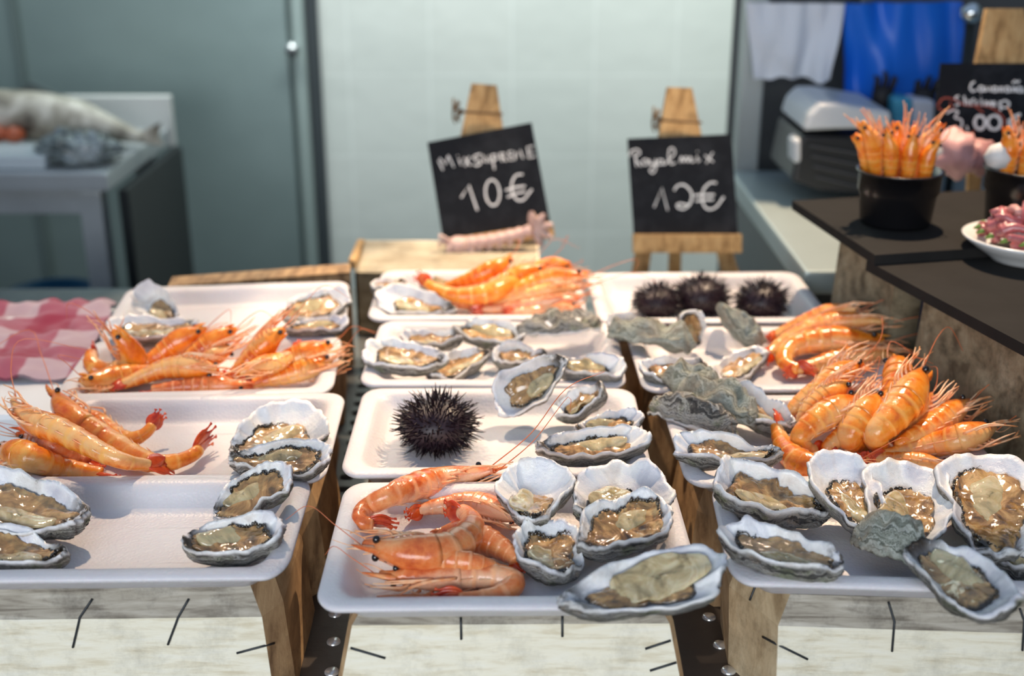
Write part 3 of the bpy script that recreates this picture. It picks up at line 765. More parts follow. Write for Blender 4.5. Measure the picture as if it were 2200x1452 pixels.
# fourth left
OY((372, 690), (296, 612), 'white topped opened oyster standing at the far left tray, upper of its pair', .020, .055, .72, (-.1, -.9, .55), .014, 7, fs=.6, fo=(-.15, 0))
OY((418, 702), (238, 694), 'flat frilly opened oyster at the left end of the farthest left tray', .014, .016, .56, (0, -.4, 1), .014, 8)
OY((606, 678), (748, 628), 'opened oyster with white lip at the right end of the farthest left tray', .022, .038, .62, (0, -.55, 1), .013, 9, fs=.85, fo=(-.05, 0))
OY((616, 702), (742, 688), 'thin opened oyster under the white lipped one at the far left tray', .012, .014, .40, (0, -.4, 1), .010, 10)
# front middle
OY((1122, 1108), (1168, 990), 'opened oyster with tall white lip between prawn head and round oyster', .012, .028, .95, (-.05, -.40, 1), .016, 11, fs=.62, fo=(-.14, -.02))
OY((1238, 1086), (1420, 1012), 'round opened oyster with thick white rim at the back of the front middle tray', .018, .026, .84, (-.05, -.38, 1), .016, 12, fs=.66, fo=(-.06, -.08))
OY((1248, 1160), (1438, 1072), 'opened oyster with cream flesh and dark side, right of the front middle tray', .030, .042, .66, (-.05, -.50, 1), .020, 13, fs=.86, fo=(.03, 0))
OY((1206, 1222), (1162, 1118), 'small opened oyster with knobbly white hinge at the centre of the front middle tray', .014, .022, .98, (.05, -.40, 1), .018, 14, fs=.80)
OY((1214, 1284), (1546, 1206), 'largest bluish white oyster hanging over the front edge of the middle tray', .014, .024, .46, (0, -.42, 1), .015, 15, fs=.72, fo=(.04, 0), belly=(.10, .04, .62, .55))
# urchin tray
OY((1210, 768), (1066, 878), 'pear shaped opened oyster standing up beside the single urchin', .066, .024, .60, (-.35, -2.2, .9), .020, 16, fs=.72, fo=(.02, .0))
OY((1292, 822), (1186, 888), 'opened oyster with raised dark back edge behind the bluish one, urchin tray', .045, .016, .66, (-.6, -.35, .8), .014, 17, fs=.7)
OY((1240, 922), (1378, 888), 'bluish white opened oyster with black ringed flesh, urchin tray', .016, .022, .50, (0, -.45, 1), .013, 18, fs=.74)
OY((1160, 960), (1386, 932), 'long opened oyster with green underside at the front of the urchin tray', .014, .022, .42, (0, -.55, 1), .017, 19, fs=.74)
# oysters only tray
OY((955, 768), (784, 746), 'leftmost opened oyster in the tray of only oysters', .014, .020, .56, (0, -.5, 1), .016, 20)
OY((988, 720), (862, 722), 'opened oyster behind the leftmost one in the tray of only oysters', .030, .030, .50, (0, -.5, 1), .014, 21)
OY((982, 700), (1122, 716), 'brown fleshed opened oyster in the back row of the tray of only oysters', .020, .020, .52, (0, -.5, 1), .014, 22)
OY((1048, 752), (914, 800), 'opened oyster with folded green lip at the front of the tray of only oysters', .022, .014, .52, (0, -.55, 1), .014, 23)
OY((1176, 760), (1062, 752), 'small opened oyster with white frilled front left of the pear shaped one', .014, .020, .60, (.05, -.55, 1), .016, 24)
OY((1118, 724), (1286, 708), 'grey upturned oyster shell at the back right of the tray of only oysters', .004, .004, .44, (0, -.3, -1), .016, 25, back='grey')
OY((1200, 778), (1340, 782), 'dark backed opened oyster at the right end of the tray of only oysters', .016, .016, .52, (0, -.5, 1), .018, 26, fs=.6)
# back middle
OY((972, 660), (812, 628), 'opened oyster with white lid side at the left of the stacked prawn tray', .016, .026, .56, (0, -.6, 1), .014, 27, fs=.65)
OY((900, 608), (978, 606), 'small opened oyster half hidden behind the stacked prawns', .022, .022, .55, (0, -.5, 1), .012, 28)
OY((868, 600), (806, 612), 'small white oyster in the back left corner of the stacked prawn tray', .016, .020, .6, (0, -.5, 1), .012, 29)
# third right
OY((1402, 704), (1310, 684), 'opened oyster with white rim at the back left corner, tray before the urchins', .014, .024, .62, (0, -.6, 1), .014, 30)
OY((1312, 728), (1482, 752), 'pale green upturned oyster shell near the left edge, tray before the urchins', .006, .006, .52, (0, -.4, -1), .018, 31, back=True)
OY((1518, 782), (1384, 792), 'opened ragged oyster at the front left, tray before the urchins', .014, .016, .56, (0, -.5, 1), .016, 32)
OY((1500, 742), (1484, 668), 'square looking brown fleshed oyster below the middle urchin', .012, .048, .95, (.05, -.75, .7), .012, 33, fs=.85)
OY((1540, 664), (1634, 748), 'mossy green backed oyster shell leaning right below the middle urchin', .040, .010, .50, (.35, .45, -1), .014, 34, back=True)
OY((1642, 748), (1540, 806), 'opened oyster beside the left ends of the prawns, tray before the urchins', .022, .012, .52, (-.1, -.5, 1), .014, 35)
# second right
OY((1424, 818), (1614, 916), 'big grey green upturned oyster shell at the back left of the fanned prawn tray', .022, .014, .46, (0, -.35, -1), .020, 36, back=True)
OY((1392, 892), (1578, 944), 'narrow grey upturned oyster shell jutting over the left rim of the fanned prawn tray', .016, .016, .36, (0, -.3, -1), .016, 37, back='grey')
OY((1706, 912), (1560, 822), 'opened oyster with white lip left of the fanned prawns', .016, .034, .52, (.12, -.45, 1), .018, 38, fs=.66)
OY((1674, 968), (1452, 948), 'long shallow opened oyster at the front left of the fanned prawn tray', .018, .020, .42, (0, -.5, 1), .018, 39, fs=.78)
# front right
OY((1788, 1086), (1540, 1004), 'dark backed opened oyster at the upper left of the front right tray', .026, .044, .56, (.14, -.55, .95), .026, 40, fs=.82)
OY((1892, 1150), (1782, 962), 'tall slanted opened oyster with shiny brown flesh in the front right tray', .024, .052, .60, (.10, -.40, 1), .014, 41, fs=.76, fo=(-.10, .0))
OY((1935, 1160), (1975, 996), 'broad opened oyster with white back rim right of the tall slanted one', .013, .028, .70, (0, -.42, 1), .016, 42, fs=.74, fo=(-.06, 0))
OY((2120, 1172), (2160, 982), 'large round opened oyster full of golden flesh at the right picture edge', .014, .034, .74, (0, -.45, 1), .016, 43, fs=.84)
OY((1812, 1205), (1556, 1136), 'long opened oyster at the front left corner of the front right tray', .016, .022, .46, (.05, -.50, 1), .018, 44, fs=.80)
OY((1830, 1168), (1985, 1210), 'small pale green rough oyster shell lying upturned in the front right tray', .014, .014, .74, (0, -.35, -1), .020, 45, back=True)
OY((1966, 1162), (2160, 1300), 'opened oyster hanging over the front rim of the front right tray', .020, .030, .50, (-.15, -.45, 1), .015, 46, fs=.72)
OY((2138, 1180), (2290, 1232), 'low opened oyster cut by the right picture edge below the round golden one', .014, .018, .5, (-.05, -.45, 1), .015, 47)

# ------------------------------------------------------------------ sea urchins
urchin(938, 905, .0385, 'spiky dark sea urchin alone in the middle of the display', 1)
urchin(1412, 645, .031, 'left of the three dark sea urchins in the back tray', 2, 420)
urchin(1508, 632, .036, 'middle and tallest of the three dark sea urchins in the back tray', 3, 420)
urchin(1636, 642, .034, 'right of the three dark sea urchins in the back tray', 4, 420)

# ------------------------------------------------------------------ prawns
PR = prawn
def M_(*a): return list(a)
# second left tray
PR(M_((14, 846, .044), (62, 898, .044), (140, 930, .044), (250, 985, .036), (325, 1000, .020), (374, 1016, .016)), 'long prawn lying belly up across the others, second left tray', 'camup', 1, .0118)
PR(M_((112, 826, .026), (152, 892, .020), (240, 950, .014), (330, 992, .014), (410, 978, .012), (452, 926, .018)), 'prawn with big black eyes and upturned tail pointing right, second left tray', 'in', 2, .0125)
PR(M_((126, 905, .018), (190, 900, .012), (262, 940, .012), (310, 932, .016), (348, 884, .030)), 'prawn lying underneath with its tail raised in the middle of the second left tray', 'away', 3, .011, legs=3)
PR(M_((-14, 962, .016), (60, 985, .016), (140, 1008, .012), (215, 1018, .010), (262, 1020, .008)), 'prawn with black eye touching the left picture edge', 'camdown', 4, .0120)
PR(M_((10, 930, .022), (60, 938, .014), (110, 960, .012), (170, 985, .010), (215, 1000, .008)), 'reddish prawn mostly buried beneath the belly up prawn, second left tray', 'down', 5, .0105, legs=3, mat=PRAWNP)
# third left tray
PR(M_((222, 696, .060), (262, 730, .044), (282, 775, .020), (240, 800, .012), (200, 782, .016), (198, 742, .030)), 'tightly curled upright prawn at the left end of the third left tray', 'in', 6, .0130)
PR(M_((158, 812, .020), (205, 822, .016), (270, 808, .014), (340, 800, .012), (390, 800, .012)), 'prawn facing left with head in the left corner of the third left tray', 'camdown', 7, .0118)
PR(M_((462, 698, .050), (400, 728, .036), (345, 765, .020), (300, 792, .012), (270, 812, .010)), 'sleek prawn sloping up with pointed end above the left half of the third left tray', 'down', 8, .0120, legs=3)
PR(M_((524, 698, .052), (475, 726, .040), (425, 762, .026), (380, 790, .016), (350, 806, .012)), 'prawn with two black eyes at its raised tip, middle of the third left tray', 'down', 9, .0112, legs=3)
PR(M_((626, 696, .058), (580, 728, .046), (535, 772, .026), (500, 806, .012), (470, 818, .010)), 'tall prawn rising right of centre with eyes near the back oyster, third left tray', 'left', 10, .0125)
PR(M_((486, 800, .026), (430, 788, .026), (360, 790, .022), (290, 815, .014), (236, 836, .010)), 'prawn showing its pale legs belly up across the third left tray', 'camup', 11, .0120)
PR(M_((726, 738, .032), (672, 756, .032), (610, 778, .024), (560, 800, .016), (520, 812, .012)), 'upper of the two prawns pointing to the right rim of the third left tray', 'camdown', 12, .0118)
PR(M_((728, 768, .022), (672, 788, .020), (610, 808, .014), (560, 820, .010), (520, 828, .008)), 'lower of the two prawns pointing to the right rim of the third left tray', 'camdown', 13, .0115)
PR(M_((498, 808, .030), (548, 790, .034), (596, 778, .032), (632, 760, .030), (646, 732, .040)), 'prawn with red tail raised towards the back right of the third left tray', 'cam', 14, .0105)
PR(M_((560, 834, .010), (490, 832, .010), (420, 832, .008), (360, 836, .008), (300, 840, .007)), 'reddish prawn at the bottom front of the heap, third left tray', 'down', 15, .0100, legs=0, mat=PRAWNP)
PR(M_((514, 742, .034), (470, 760, .028), (420, 778, .022), (380, 786, .016)), 'pale prawn squeezed between raised ones in the third left tray', 'camup', 16, .0100, legs=5)
# front middle tray
PR(M_((1094, 1006, .024), (1040, 1014, .022), (950, 1032, .018), (850, 1062, .014), (790, 1092, .012), (778, 1120, .012), (850, 1128, .010)), 'long prawn arching round the back left of the front middle tray', 'in', 17, .0118, mat=PRAWNP, sweep=(.1, .7, .6), ant=2)
PR(M_((1134, 1124, .014), (1075, 1100, .014), (1010, 1082, .012), (940, 1088, .011), (870, 1104, .010)), 'prawn behind the big curled one with its head towards the small knobbly oyster', 'cam', 18, .0105, mat=PRAWNP)
PR(M_((752, 1156, .030), (800, 1172, .030), (880, 1186, .028), (960, 1178, .026), (1008, 1140, .024), (1000, 1104, .022), (950, 1092, .020)), 'big curled prawn with black eyes lying on top in the front middle tray', 'in', 19, .0135, mat=PRAWNP)
PR(M_((776, 1222, .016), (850, 1238, .015), (930, 1242, .013), (1030, 1236, .012), (1100, 1250, .010), (1060, 1280, .009), (930, 1288, .009)), 'prawn nearest the front rim with legs showing and its tail folded back', 'in', 20, .0108, mat=PRAWNP)
PR(M_((790, 1196, .022), (860, 1200, .022), (940, 1204, .022), (1020, 1212, .020), (1088, 1228, .012)), 'prawn with pale ringed segments under the big curled one', 'down', 21, .0112, legs=0, ant=0, mat=PRAWNP)
PR(M_((900, 1160, .012), (980, 1156, .014), (1050, 1168, .014), (1100, 1196, .012), (1122, 1228, .008)), 'broad prawn tail tucked behind the big curled prawn', 'down', 22, .0125, legs=0, ant=0, mat=PRAWNP)
# back middle tray
PR(M_((1146, 578, .044), (1100, 604, .036), (1050, 628, .030), (985, 634, .028), (930, 616, .034), (894, 588, .046)), 'long bowed prawn with tail pointing left on the stacked prawn tray', 'away', 23, .0125)
PR(M_((1112, 548, .056), (1066, 576, .046), (1020, 598, .034), (975, 612, .024), (940, 622, .018)), 'topmost prawn pointing up before the tilted chalkboard', 'down', 24, .0110, legs=3)
PR(M_((1188, 566, .050), (1140, 584, .042), (1090, 606, .034), (1040, 632, .022), (1000, 645, .016)), 'prawn right of the topmost one on the stacked prawn tray', 'down', 25, .0120, legs=3)
PR(M_((1284, 590, .044), (1225, 596, .040), (1160, 606, .034), (1095, 628, .026), (1040, 648, .018)), 'prawn whose head sticks out farthest right on the stacked prawn tray', 'camdown', 26, .0120)
PR(M_((1268, 616, .032), (1200, 622, .028), (1130, 634, .022), (1070, 652, .014), (1030, 662, .010)), 'prawn second from the bottom of the stacked prawn tray', 'cam', 27, .0110)
PR(M_((1256, 640, .020), (1190, 646, .018), (1120, 656, .012), (1060, 664, .010), (1010, 664, .010)), 'lowest long prawn facing right on the stacked prawn tray', 'cam', 28, .0105, mat=PRAWNP)
PR(M_((1246, 662, .011), (1190, 664, .010), (1130, 668, .010), (1080, 670, .008)), 'short red prawn along the front rim of the stacked prawn tray', 'cam', 29, .0090, legs=3, mat=PRAWNP)
PR(M_((1240, 574, .036), (1195, 572, .036), (1150, 580, .030), (1110, 600, .022)), 'orange prawn back at the rear of the stacked prawn tray', 'down', 30, .0105, legs=0)
PR(M_((1060, 640, .012), (1010, 650, .012), (965, 645, .012), (930, 636, .012)), 'deep red prawn tail under the long bowed prawn', 'down', 31, .0095, legs=0, ant=0, mat=PRAWNP)
# third right tray
PR(M_((1858, 660, .052), (1795, 672, .042), (1735, 692, .030), (1685, 712, .020), (1645, 730, .014)), 'rearmost prawn pointing up right of the urchin tray', 'cam', 32, .0120, sweep=(.8, .2, .1))
PR(M_((1924, 694, .042), (1850, 690, .040), (1770, 698, .034), (1705, 722, .024), (1660, 752, .014), (1640, 775, .010)), 'long prawn second from the back in the tray before the urchins', 'cam', 33, .0120, sweep=(.9, .1, .1))
PR(M_((1930, 734, .030), (1850, 732, .030), (1765, 732, .028), (1700, 748, .022), (1690, 782, .014), (1752, 800, .012)), 'curled prawn with cream belly in the tray before the urchins', 'in', 34, .0138, sweep=(.9, -.1, .1))
PR(M_((1948, 766, .022), (1880, 762, .022), (1810, 770, .016), (1745, 786, .012), (1682, 800, .010)), 'prawn just behind the fanned bunch in the tray before the urchins', 'cam', 35, .0118)
# second right tray
PR(M_((1862, 846, .044), (1812, 872, .040), (1762, 902, .034), (1722, 940, .022), (1738, 965, .011), (1775, 962, .009)), 'prawn with tangled legs at the left of the fanned bunch', 'right', 36, .0128)
PR(M_((1886, 872, .034), (1852, 902, .030), (1812, 935, .022), (1778, 962, .014), (1800, 978, .008)), 'prawn low in the middle of the fanned bunch behind the tall slanted oyster', 'cam', 48, .0120)
PR(M_((1850, 806, .048), (1795, 826, .042), (1742, 850, .034), (1700, 884, .022), (1690, 915, .011)), 'prawn bent over the left edge of the fanned bunch above the red tail', 'cam', 49, .0120)
PR(M_((1860, 1000, .014), (1790, 1008, .012), (1720, 992, .012), (1678, 942, .014), (1664, 884, .028)), 'prawn curling round the left of the fanned bunch with red tail up', 'in', 37, .0120, legs=3)
PR(M_((1900, 838, .046), (1868, 870, .042), (1838, 905, .034), (1822, 942, .022), (1850, 955, .010), (1880, 945, .008)), 'prawn with single eye visible in the middle of the fanned bunch', 'left', 38, .0128)
PR(M_((1870, 776, .052), (1815, 796, .050), (1772, 830, .042), (1752, 868, .030), (1770, 895, .014), (1800, 890, .010)), 'prawn high at the back left of the fanned bunch', 'left', 39, .0128)
PR(M_((1838, 812, .052), (1795, 838, .044), (1752, 868, .034), (1726, 905, .022), (1745, 928, .010)), 'prawn half hidden in the thick of the fanned bunch, near its left side', 'left', 46, .0125)
PR(M_((1912, 768, .052), (1930, 805, .052), (1918, 850, .042), (1895, 890, .030), (1885, 912, .014)), 'upright broad prawn back in the rear of the fanned bunch', 'down', 40, .0140, legs=0)
PR(M_((1992, 778, .062), (1962, 826, .054), (1922, 885, .042), (1880, 932, .028), (1892, 958, .012), (1930, 950, .009)), 'largest smooth prawn with raised head right of the fan centre', 'left', 41, .0155)
PR(M_((2010, 838, .044), (1978, 868, .038), (1940, 905, .026), (1900, 935, .016), (1860, 955, .010)), 'prawn with black eye tucked against the largest smooth one', 'right', 42, .0120)
PR(M_((2096, 852, .038), (2045, 888, .032), (1985, 928, .026), (1935, 955, .018), (1945, 972, .009)), 'sharp nosed prawn second from the right end of the fan', 'right', 43, .0122)
PR(M_((2152, 914, .028), (2080, 938, .024), (2000, 958, .018), (1925, 975, .012), (1860, 985, .009)), 'prawn with many pale legs at the right end of the fan', 'cam', 44, .0128, sweep=(.8, -.2, .5))
PR(M_((2062, 1006, .010), (2010, 1000, .010), (1950, 992, .010), (1890, 985, .009), (1840, 980, .008)), 'flat lying prawn in front of the fan behind the broad oyster', 'cam', 45, .0095, legs=3)
# ------------------------------------------------------------------ easels with chalkboards
q = MT('chalkboard'); q.color(q.ramp(q.noise(30, 5, .7), [(.45, (0.006, 0.008, 0.012)), (.75, (0.022, 0.026, 0.033))])); q.set(rough=.7, spec=.2); BOARD = q.m
CHALK = mk('chalk', (0.80, 0.83, 0.86), .9, nz=(400, .2))
REDCH = mk('red_chalk', (0.40, 0.09, 0.06), .9)
def easel(label, blabel, quad, Y, lean, strokes, wd, top, legs, ledge, backleg, twine, zbase, sgroup='wooden easels holding chalkboards'):
    # board plane through the bottom edge, leaning back
    p0 = PY((quad[2][0] + quad[3][0]) / 2, (quad[2][1] + quad[3][1]) / 2, Y)
    n = Vector((0, -math.cos(lean), math.sin(lean)))
    pp = lambda px, py, off=0: on_plane(px, py, p0 + n * off, n)
    b = empty('chalkboard', p0, blabel, 'sign', 'chalkboards on easels')
    g = MB(); g.prism([pp(*c) for c in quad], -n * .004); g.build('board', BOARD, b)
    for si, (m, pts, *ww) in enumerate(strokes):
        w2 = ww[0] if ww else wd
        q3 = [pp(x, y, .0006) for x, y in pts]
        if len(q3) > 5: q3, _ = catmull(q3, max(8, len(q3) * 5))
        # flat chalk stroke
        vs = []; fs = []
        for i, p in enumerate(q3):
            t = (q3[min(i + 1, len(q3) - 1)] - q3[max(i - 1, 0)]).normalized(); s = t.cross(n).normalized() * w2 * (.9 + .25 * noise.noise(p * 300))
            vs += [p + s, p - s, p - s - n * .0008, p + s - n * .0008]
        for i in range(len(q3) - 1):
            for k in range(4): fs.append((i * 4 + k, i * 4 + (k + 1) % 4, i * 4 + 4 + (k + 1) % 4, i * 4 + 4 + k))
        fs.append((0, 1, 2, 3)); e = 4 * (len(q3) - 1); fs.append((e + 3, e + 2, e + 1, e))
        strokes[si] = (m, vs, fs)
    for m, nm in ((CHALK, 'chalk_writing'), (REDCH, 'red_drawing')):
        g = MB()
        for (mm, vs, fs) in strokes:
            if mm is m: g.add(vs, fs)
        if g.v: g.build(nm, m, b)
    e = empty('easel', PY(*top[2], Y), label, 'easel', sgroup)
    w_ = lambda px, py, off: on_plane(px, py, p0 + n * off, n)
    g = MB(); g.prism([w_(*c, -.0045) for c in top], -n * .012); g.build('top_block', EASEL, e)
    for lg in legs:
        g = MB(); g.prism([w_(*c, -.005) for c in lg], -n * .011); g.build('leg', EASEL, e)
    if ledge:
        g = MB(); g.prism([w_(*c, .012) for c in ledge], -n * .0165); g.build('ledge', EASEL, e)
    a = PY(backleg[0], backleg[1], Y + .075); a.z = zbase; t = w_(top[0][0] * .5 + top[1][0] * .5, top[0][1] + 20, -.018)
    g = MB(); d = (t - a); s = Vector((.009, 0, 0)); o = Vector((0, .010, 0))
    g.add([a - s, a + s, t + s * .8, t - s * .8, a - s + o, a + s + o, t + s * .8 + o, t - s * .8 + o], [(0, 1, 2, 3), (7, 6, 5, 4), (0, 4, 5, 1), (1, 5, 6, 2), (2, 6, 7, 3), (3, 7, 4, 0)]); g.build('back_leg', EASEL, e)
    if twine:
        g = MB(); c = w_(*twine, .001); rnd = random.Random(4)
        for k in range(6):
            g.tube([c + Vector((.004, 0, 0)), c + Vector((rnd.uniform(-.012, -.003), -.004, rnd.uniform(-.012, .014))), c + Vector((rnd.uniform(-.012, .0), -.003, rnd.uniform(-.022, .022)))], .0016, 5)
        c2 = w_(twine[0] + 90, twine[1] + 5, .001); g.tube([c, (c + c2) / 2 - n * .001, c2], .0018, 5)
        g.build('twine', mk('twine', (0.16, 0.10, 0.05), .9), e, True)
    return b, e
zc = lambda pts, ox=860, oy=150, k=.3636: [(ox + k * x, oy + k * y) for x, y in pts]
def ell(cx, cy, rx, ry, a0=0, a1=360, n=14, tilt=0):
    return [(cx + rx * math.cos(R(a0 + (a1 - a0) * i / n)) + tilt * math.sin(R(a0 + (a1 - a0) * i / n)), cy + ry * math.sin(R(a0 + (a1 - a0) * i / n))) for i in range(n + 1)]
S1 = [[(225, 535), (252, 592)], [(232, 522), (268, 558), (283, 505)], [(283, 505), (316, 575)], [(345, 525), (360, 562)], [(338, 505), (341, 510)], [(375, 518), (414, 565)], [(408, 512), (382, 570)],
      [(476, 498), (445, 505), (432, 522), (462, 536), (476, 548), (455, 566), (430, 558)], [(488, 502), (494, 540), (512, 545), (522, 505), (532, 548)], [(542, 500), (556, 588)], [(542, 502), (568, 500), (576, 522), (552, 536)],
      [(590, 492), (602, 542)], [(590, 492), (616, 494), (606, 516), (628, 540)], [(662, 480), (640, 484), (648, 535), (668, 530)], [(643, 508), (660, 506)], [(678, 532), (676, 482), (694, 512), (708, 474), (726, 524)], [(786, 450), (750, 456), (760, 522), (796, 510)], [(756, 488), (784, 483)],
      [(360, 755), (405, 682), (455, 830)], ell(545, 725, 42, 76, -90, 270, 16, 4), [(724, 618), (686, 622), (660, 665), (662, 725), (690, 768), (730, 765), (778, 705)], [(622, 712), (680, 694), (738, 686)], [(632, 752), (690, 728), (742, 718)]]
S1 = [(CHALK, zc(s), .0011 if i < 18 else .0014) for i, s in enumerate(S1)]
easel('wooden easel with twine holding the tilted chalkboard', 'tilted black chalkboard reading Mix Supreme ten euros', [(918, 306), (1142, 263), (1183, 482), (952, 516)], 1.60, R(12), S1, .0022,
      [(1013, 179), (1067, 183), (1084, 300), (988, 300)], [[(960, 470), (985, 470), (968, 600), (932, 600)], [(1092, 470), (1120, 470), (1156, 600), (1118, 600)]], [(955, 515), (1188, 480), (1192, 508), (958, 545)], (1050, 590), (990, 240), .90)
S2 = [[(1382, 485), (1396, 572)], [(1352, 512), (1366, 478), (1402, 470), (1416, 494), (1388, 520), (1424, 570)], ell(1448, 545, 17, 17, -90, 270, 10), [(1470, 530), (1480, 558), (1502, 556), (1508, 528), (1510, 580), (1494, 610), (1474, 596), (1490, 575), (1520, 560)], ell(1537, 545, 15, 15, -90, 270, 10),
      [(1552, 530), (1556, 560), (1590, 530), (1622, 492), (1612, 462), (1590, 470), (1586, 520), (1600, 556), (1625, 548)], [(1652, 548), (1662, 512), (1674, 545), (1688, 512), (1700, 545), (1714, 512), (1724, 545), (1738, 535)], [(1752, 510), (1760, 545), (1775, 530)], [(1754, 480), (1757, 484)], [(1800, 505), (1850, 545)], [(1846, 488), (1808, 552)],
      [(1500, 812), (1546, 698), (1580, 830)], [(1618, 712), (1640, 684), (1682, 682), (1722, 730), (1712, 790), (1672, 822), (1636, 808), (1650, 790), (1704, 800)], [(1868, 668), (1830, 668), (1790, 712), (1786, 780), (1815, 822), (1864, 812), (1912, 750)], [(1738, 742), (1790, 738), (1856, 738)], [(1745, 775), (1800, 768), (1850, 766)]]
S2 = [(CHALK, zc(s), .0010 if i < 12 else .0014) for i, s in enumerate(S2)]
easel('wooden easel holding the upright chalkboard', 'upright black chalkboard reading Royal mix twelve euros', [(1348, 298), (1572, 288), (1586, 505), (1362, 508)], 1.60, R(12), S2, .0022,
      [(1434, 187), (1487, 189), (1509, 300), (1414, 300)], [[(1372, 500), (1405, 500), (1392, 600), (1356, 600)], [(1530, 500), (1562, 500), (1592, 600), (1556, 600)]], [(1361, 504), (1594, 504), (1594, 543), (1361, 543)], (1450, 590), (1418, 258), .90)
# crustacean lying along the ledge of the tilted board
SHR = mk('pale_pink_shell', (0.66, 0.46, 0.42), .4, nz=(60, .25), bump=(90, .0008), sss=.1)
p = lambda x, y: PY(x, y, 1.572)
root = empty('langoustine', p(1070, 505), 'pale pink clawed crustacean lying along the ledge of the tilted chalkboard', 'shellfish')
sp, L = catmull([p(1000, 524), p(1050, 517), p(1100, 506), p(1142, 494)], 57)
g = MB(); g.tube(sp, [.0105 * (1 - .25 * i / 56) * (.80 + .30 * ((i % 8) / 7)) for i in range(57)], 16); g.build('abdomen', SHR, root, True)
for k in range(6):      # pointed side plates of the tail rings
    c = sp[4 + k * 9]; MB().tube([c, c + Vector((-.003, -.006, -.009)), c + Vector((-.007, -.006, -.017))], [.0045, .0035, .0006], 6).build('side_plate', SHR, root, True)
for k in range(5):
    a = R(100 - 42 * k); c = p(1148, 492); d = Vector((math.cos(a), -.15, math.sin(a))); sd_ = Vector((-d.z, 0, d.x)).normalized()
    g = MB(); vs = []; fs = []
    for i in range(7):
        q = i / 6; wd = .0065 * math.sin(math.pi * (.12 + q * .75)); o = c + d * (.026 * q)
        vs += [o + sd_ * wd, o + Vector((0, -.0016, 0)), o - sd_ * wd, o + Vector((0, .0012, 0))]
    for i in range(6):
        for m_ in range(4): fs.append((i * 4 + m_, i * 4 + (m_ + 1) % 4, i * 4 + 4 + (m_ + 1) % 4, i * 4 + 4 + m_))
    g.add(vs, fs); g.build('tail_lobe', SHR, root, True)
rnd = random.Random(8)
g = MB(); g.tube([p(962, 520), p(972, 524), p(988, 527), p(1004, 524)], [.004, .011, .013, .010], 14); g.build('head', SHR, root, True)
for k in range(12):
    a = p(rnd.uniform(966, 1004), rnd.uniform(518, 536)); b = a + Vector((rnd.uniform(-.018, .022), rnd.uniform(-.012, -.004), rnd.uniform(-.022, -.004) if k % 4 else .014)); c2 = b + Vector((rnd.uniform(-.012, .03), rnd.uniform(-.006, .002), rnd.uniform(-.026, -.006)))
    MB().tube([a, b, c2], [.0036, .0030, .0009], 6).build('leg', SHR, root, True)
# tilted crate behind the stacked prawn tray
AGED = wood('aged_veneer', [(0.35, (0.34, 0.29, 0.20)), (0.5, (0.46, 0.41, 0.30)), (0.7, (0.54, 0.49, 0.37))], (2, 4, 4), .5)
f = Frame((762, 598), (1158, 598), .12, .985)
root = empty('wooden_crate', f.pt(0, 0, ZC), 'empty pale crate standing behind the stacked prawn tray', 'crate', 'thin wooden crates under the trays')
a, b_, c, d = PY(762, 585, 1.5), PY(1155, 585, 1.5), PY(1152, 518, 1.60), PY(772, 518, 1.60)
g = MB(); g.prism([a, b_, c, d], (0, .002, -.003)); g.build('slanted_panel', AGED, root)
lo = lambda v, dy=0: Vector((v.x, v.y + dy, ZC + .001))
g = MB(); g.prism([a, b_, lo(b_), lo(a)], (0, .003, 0)); g.build('front_panel', MOULDW, root)
for u, v in ((a, d), (b_, c)):
    g = MB(); g.prism([u, v, lo(v), lo(u)], (.003, 0, 0)); g.build('side_panel', CREAM, root)
g = MB(); g.prism([d, c, lo(c), lo(d)], (0, .003, 0)); g.build('back_panel', CREAM, root)
g = MB(); g.box((d + a) / 2 + Vector((.0, 0, .004)), (.01, (d - a).length, .012), None, .002); g.build('rim_batten', EASEL, root)
# low crate board peeping out behind the farthest left tray
a = PY(378, 640, 1.405); b_ = PY(738, 612, 1.43)
f4 = T['L4']
g = MB(); q0 = f4.pt(-.085, f4.d / 2 + .012, .995); q1 = f4.pt(.128, f4.d / 2 + .022, 1.002); dv = f4.ay * .035
g.prism([q0, q1, q1 + dv, q0 + dv], (0, 0, -.004)); g.prism([q0, q1, Vector((q1.x, q1.y, ZC + .001)), Vector((q0.x, q0.y, ZC + .001))], f4.ay * .003)
q0b, q1b = q0 + dv, q1 + dv; g.prism([q0b, q1b, Vector((q1b.x, q1b.y, ZC + .001)), Vector((q0b.x, q0b.y, ZC + .001))], f4.ay * .003)
tag(g.build('wooden_crate', BROWNW), 'narrow tan crate showing behind the farthest left tray', 'crate', 'thin wooden crates under the trays')

# ------------------------------------------------------------------ red checked cloth and white box on the left
q = MT('checked_cloth'); wv = q.t.nodes.new('ShaderNodeTexWave'); wv.bands_direction = 'X'; wv.inputs['Scale'].default_value = 3.4; q.link(q.tc.outputs['Object'], wv.inputs[0])
wv2 = q.t.nodes.new('ShaderNodeTexWave'); wv2.bands_direction = 'Y'; wv2.inputs['Scale'].default_value = 3.4; q.link(q.tc.outputs['Object'], wv2.inputs[0])
st = lambda f: q.ramp(f, [(.45, (0, 0, 0)), (.55, (1, 1, 1))])
f = q.math('MULTIPLY', q.math('ADD', st(wv.outputs['Fac']), st(wv2.outputs['Fac'])), .5)
q.color(q.ramp(f, [(0, (0.46, 0.33, 0.37)), (.5, (0.33, 0.075, 0.12)), (1, (0.28, 0.02, 0.055))])); q.set(rough=.9, sheen=.3); q.bump(q.noise(300, 3), .0004); CLOTH = q.m
a0 = P(-190, 800, .985); vs = []; fs = []; nx, ny = 60, 50
c00, c10, c01, c11 = P(-230, 812, .985), P(165, 812, .985), P(-90, 655, .985), P(252, 655, .985)
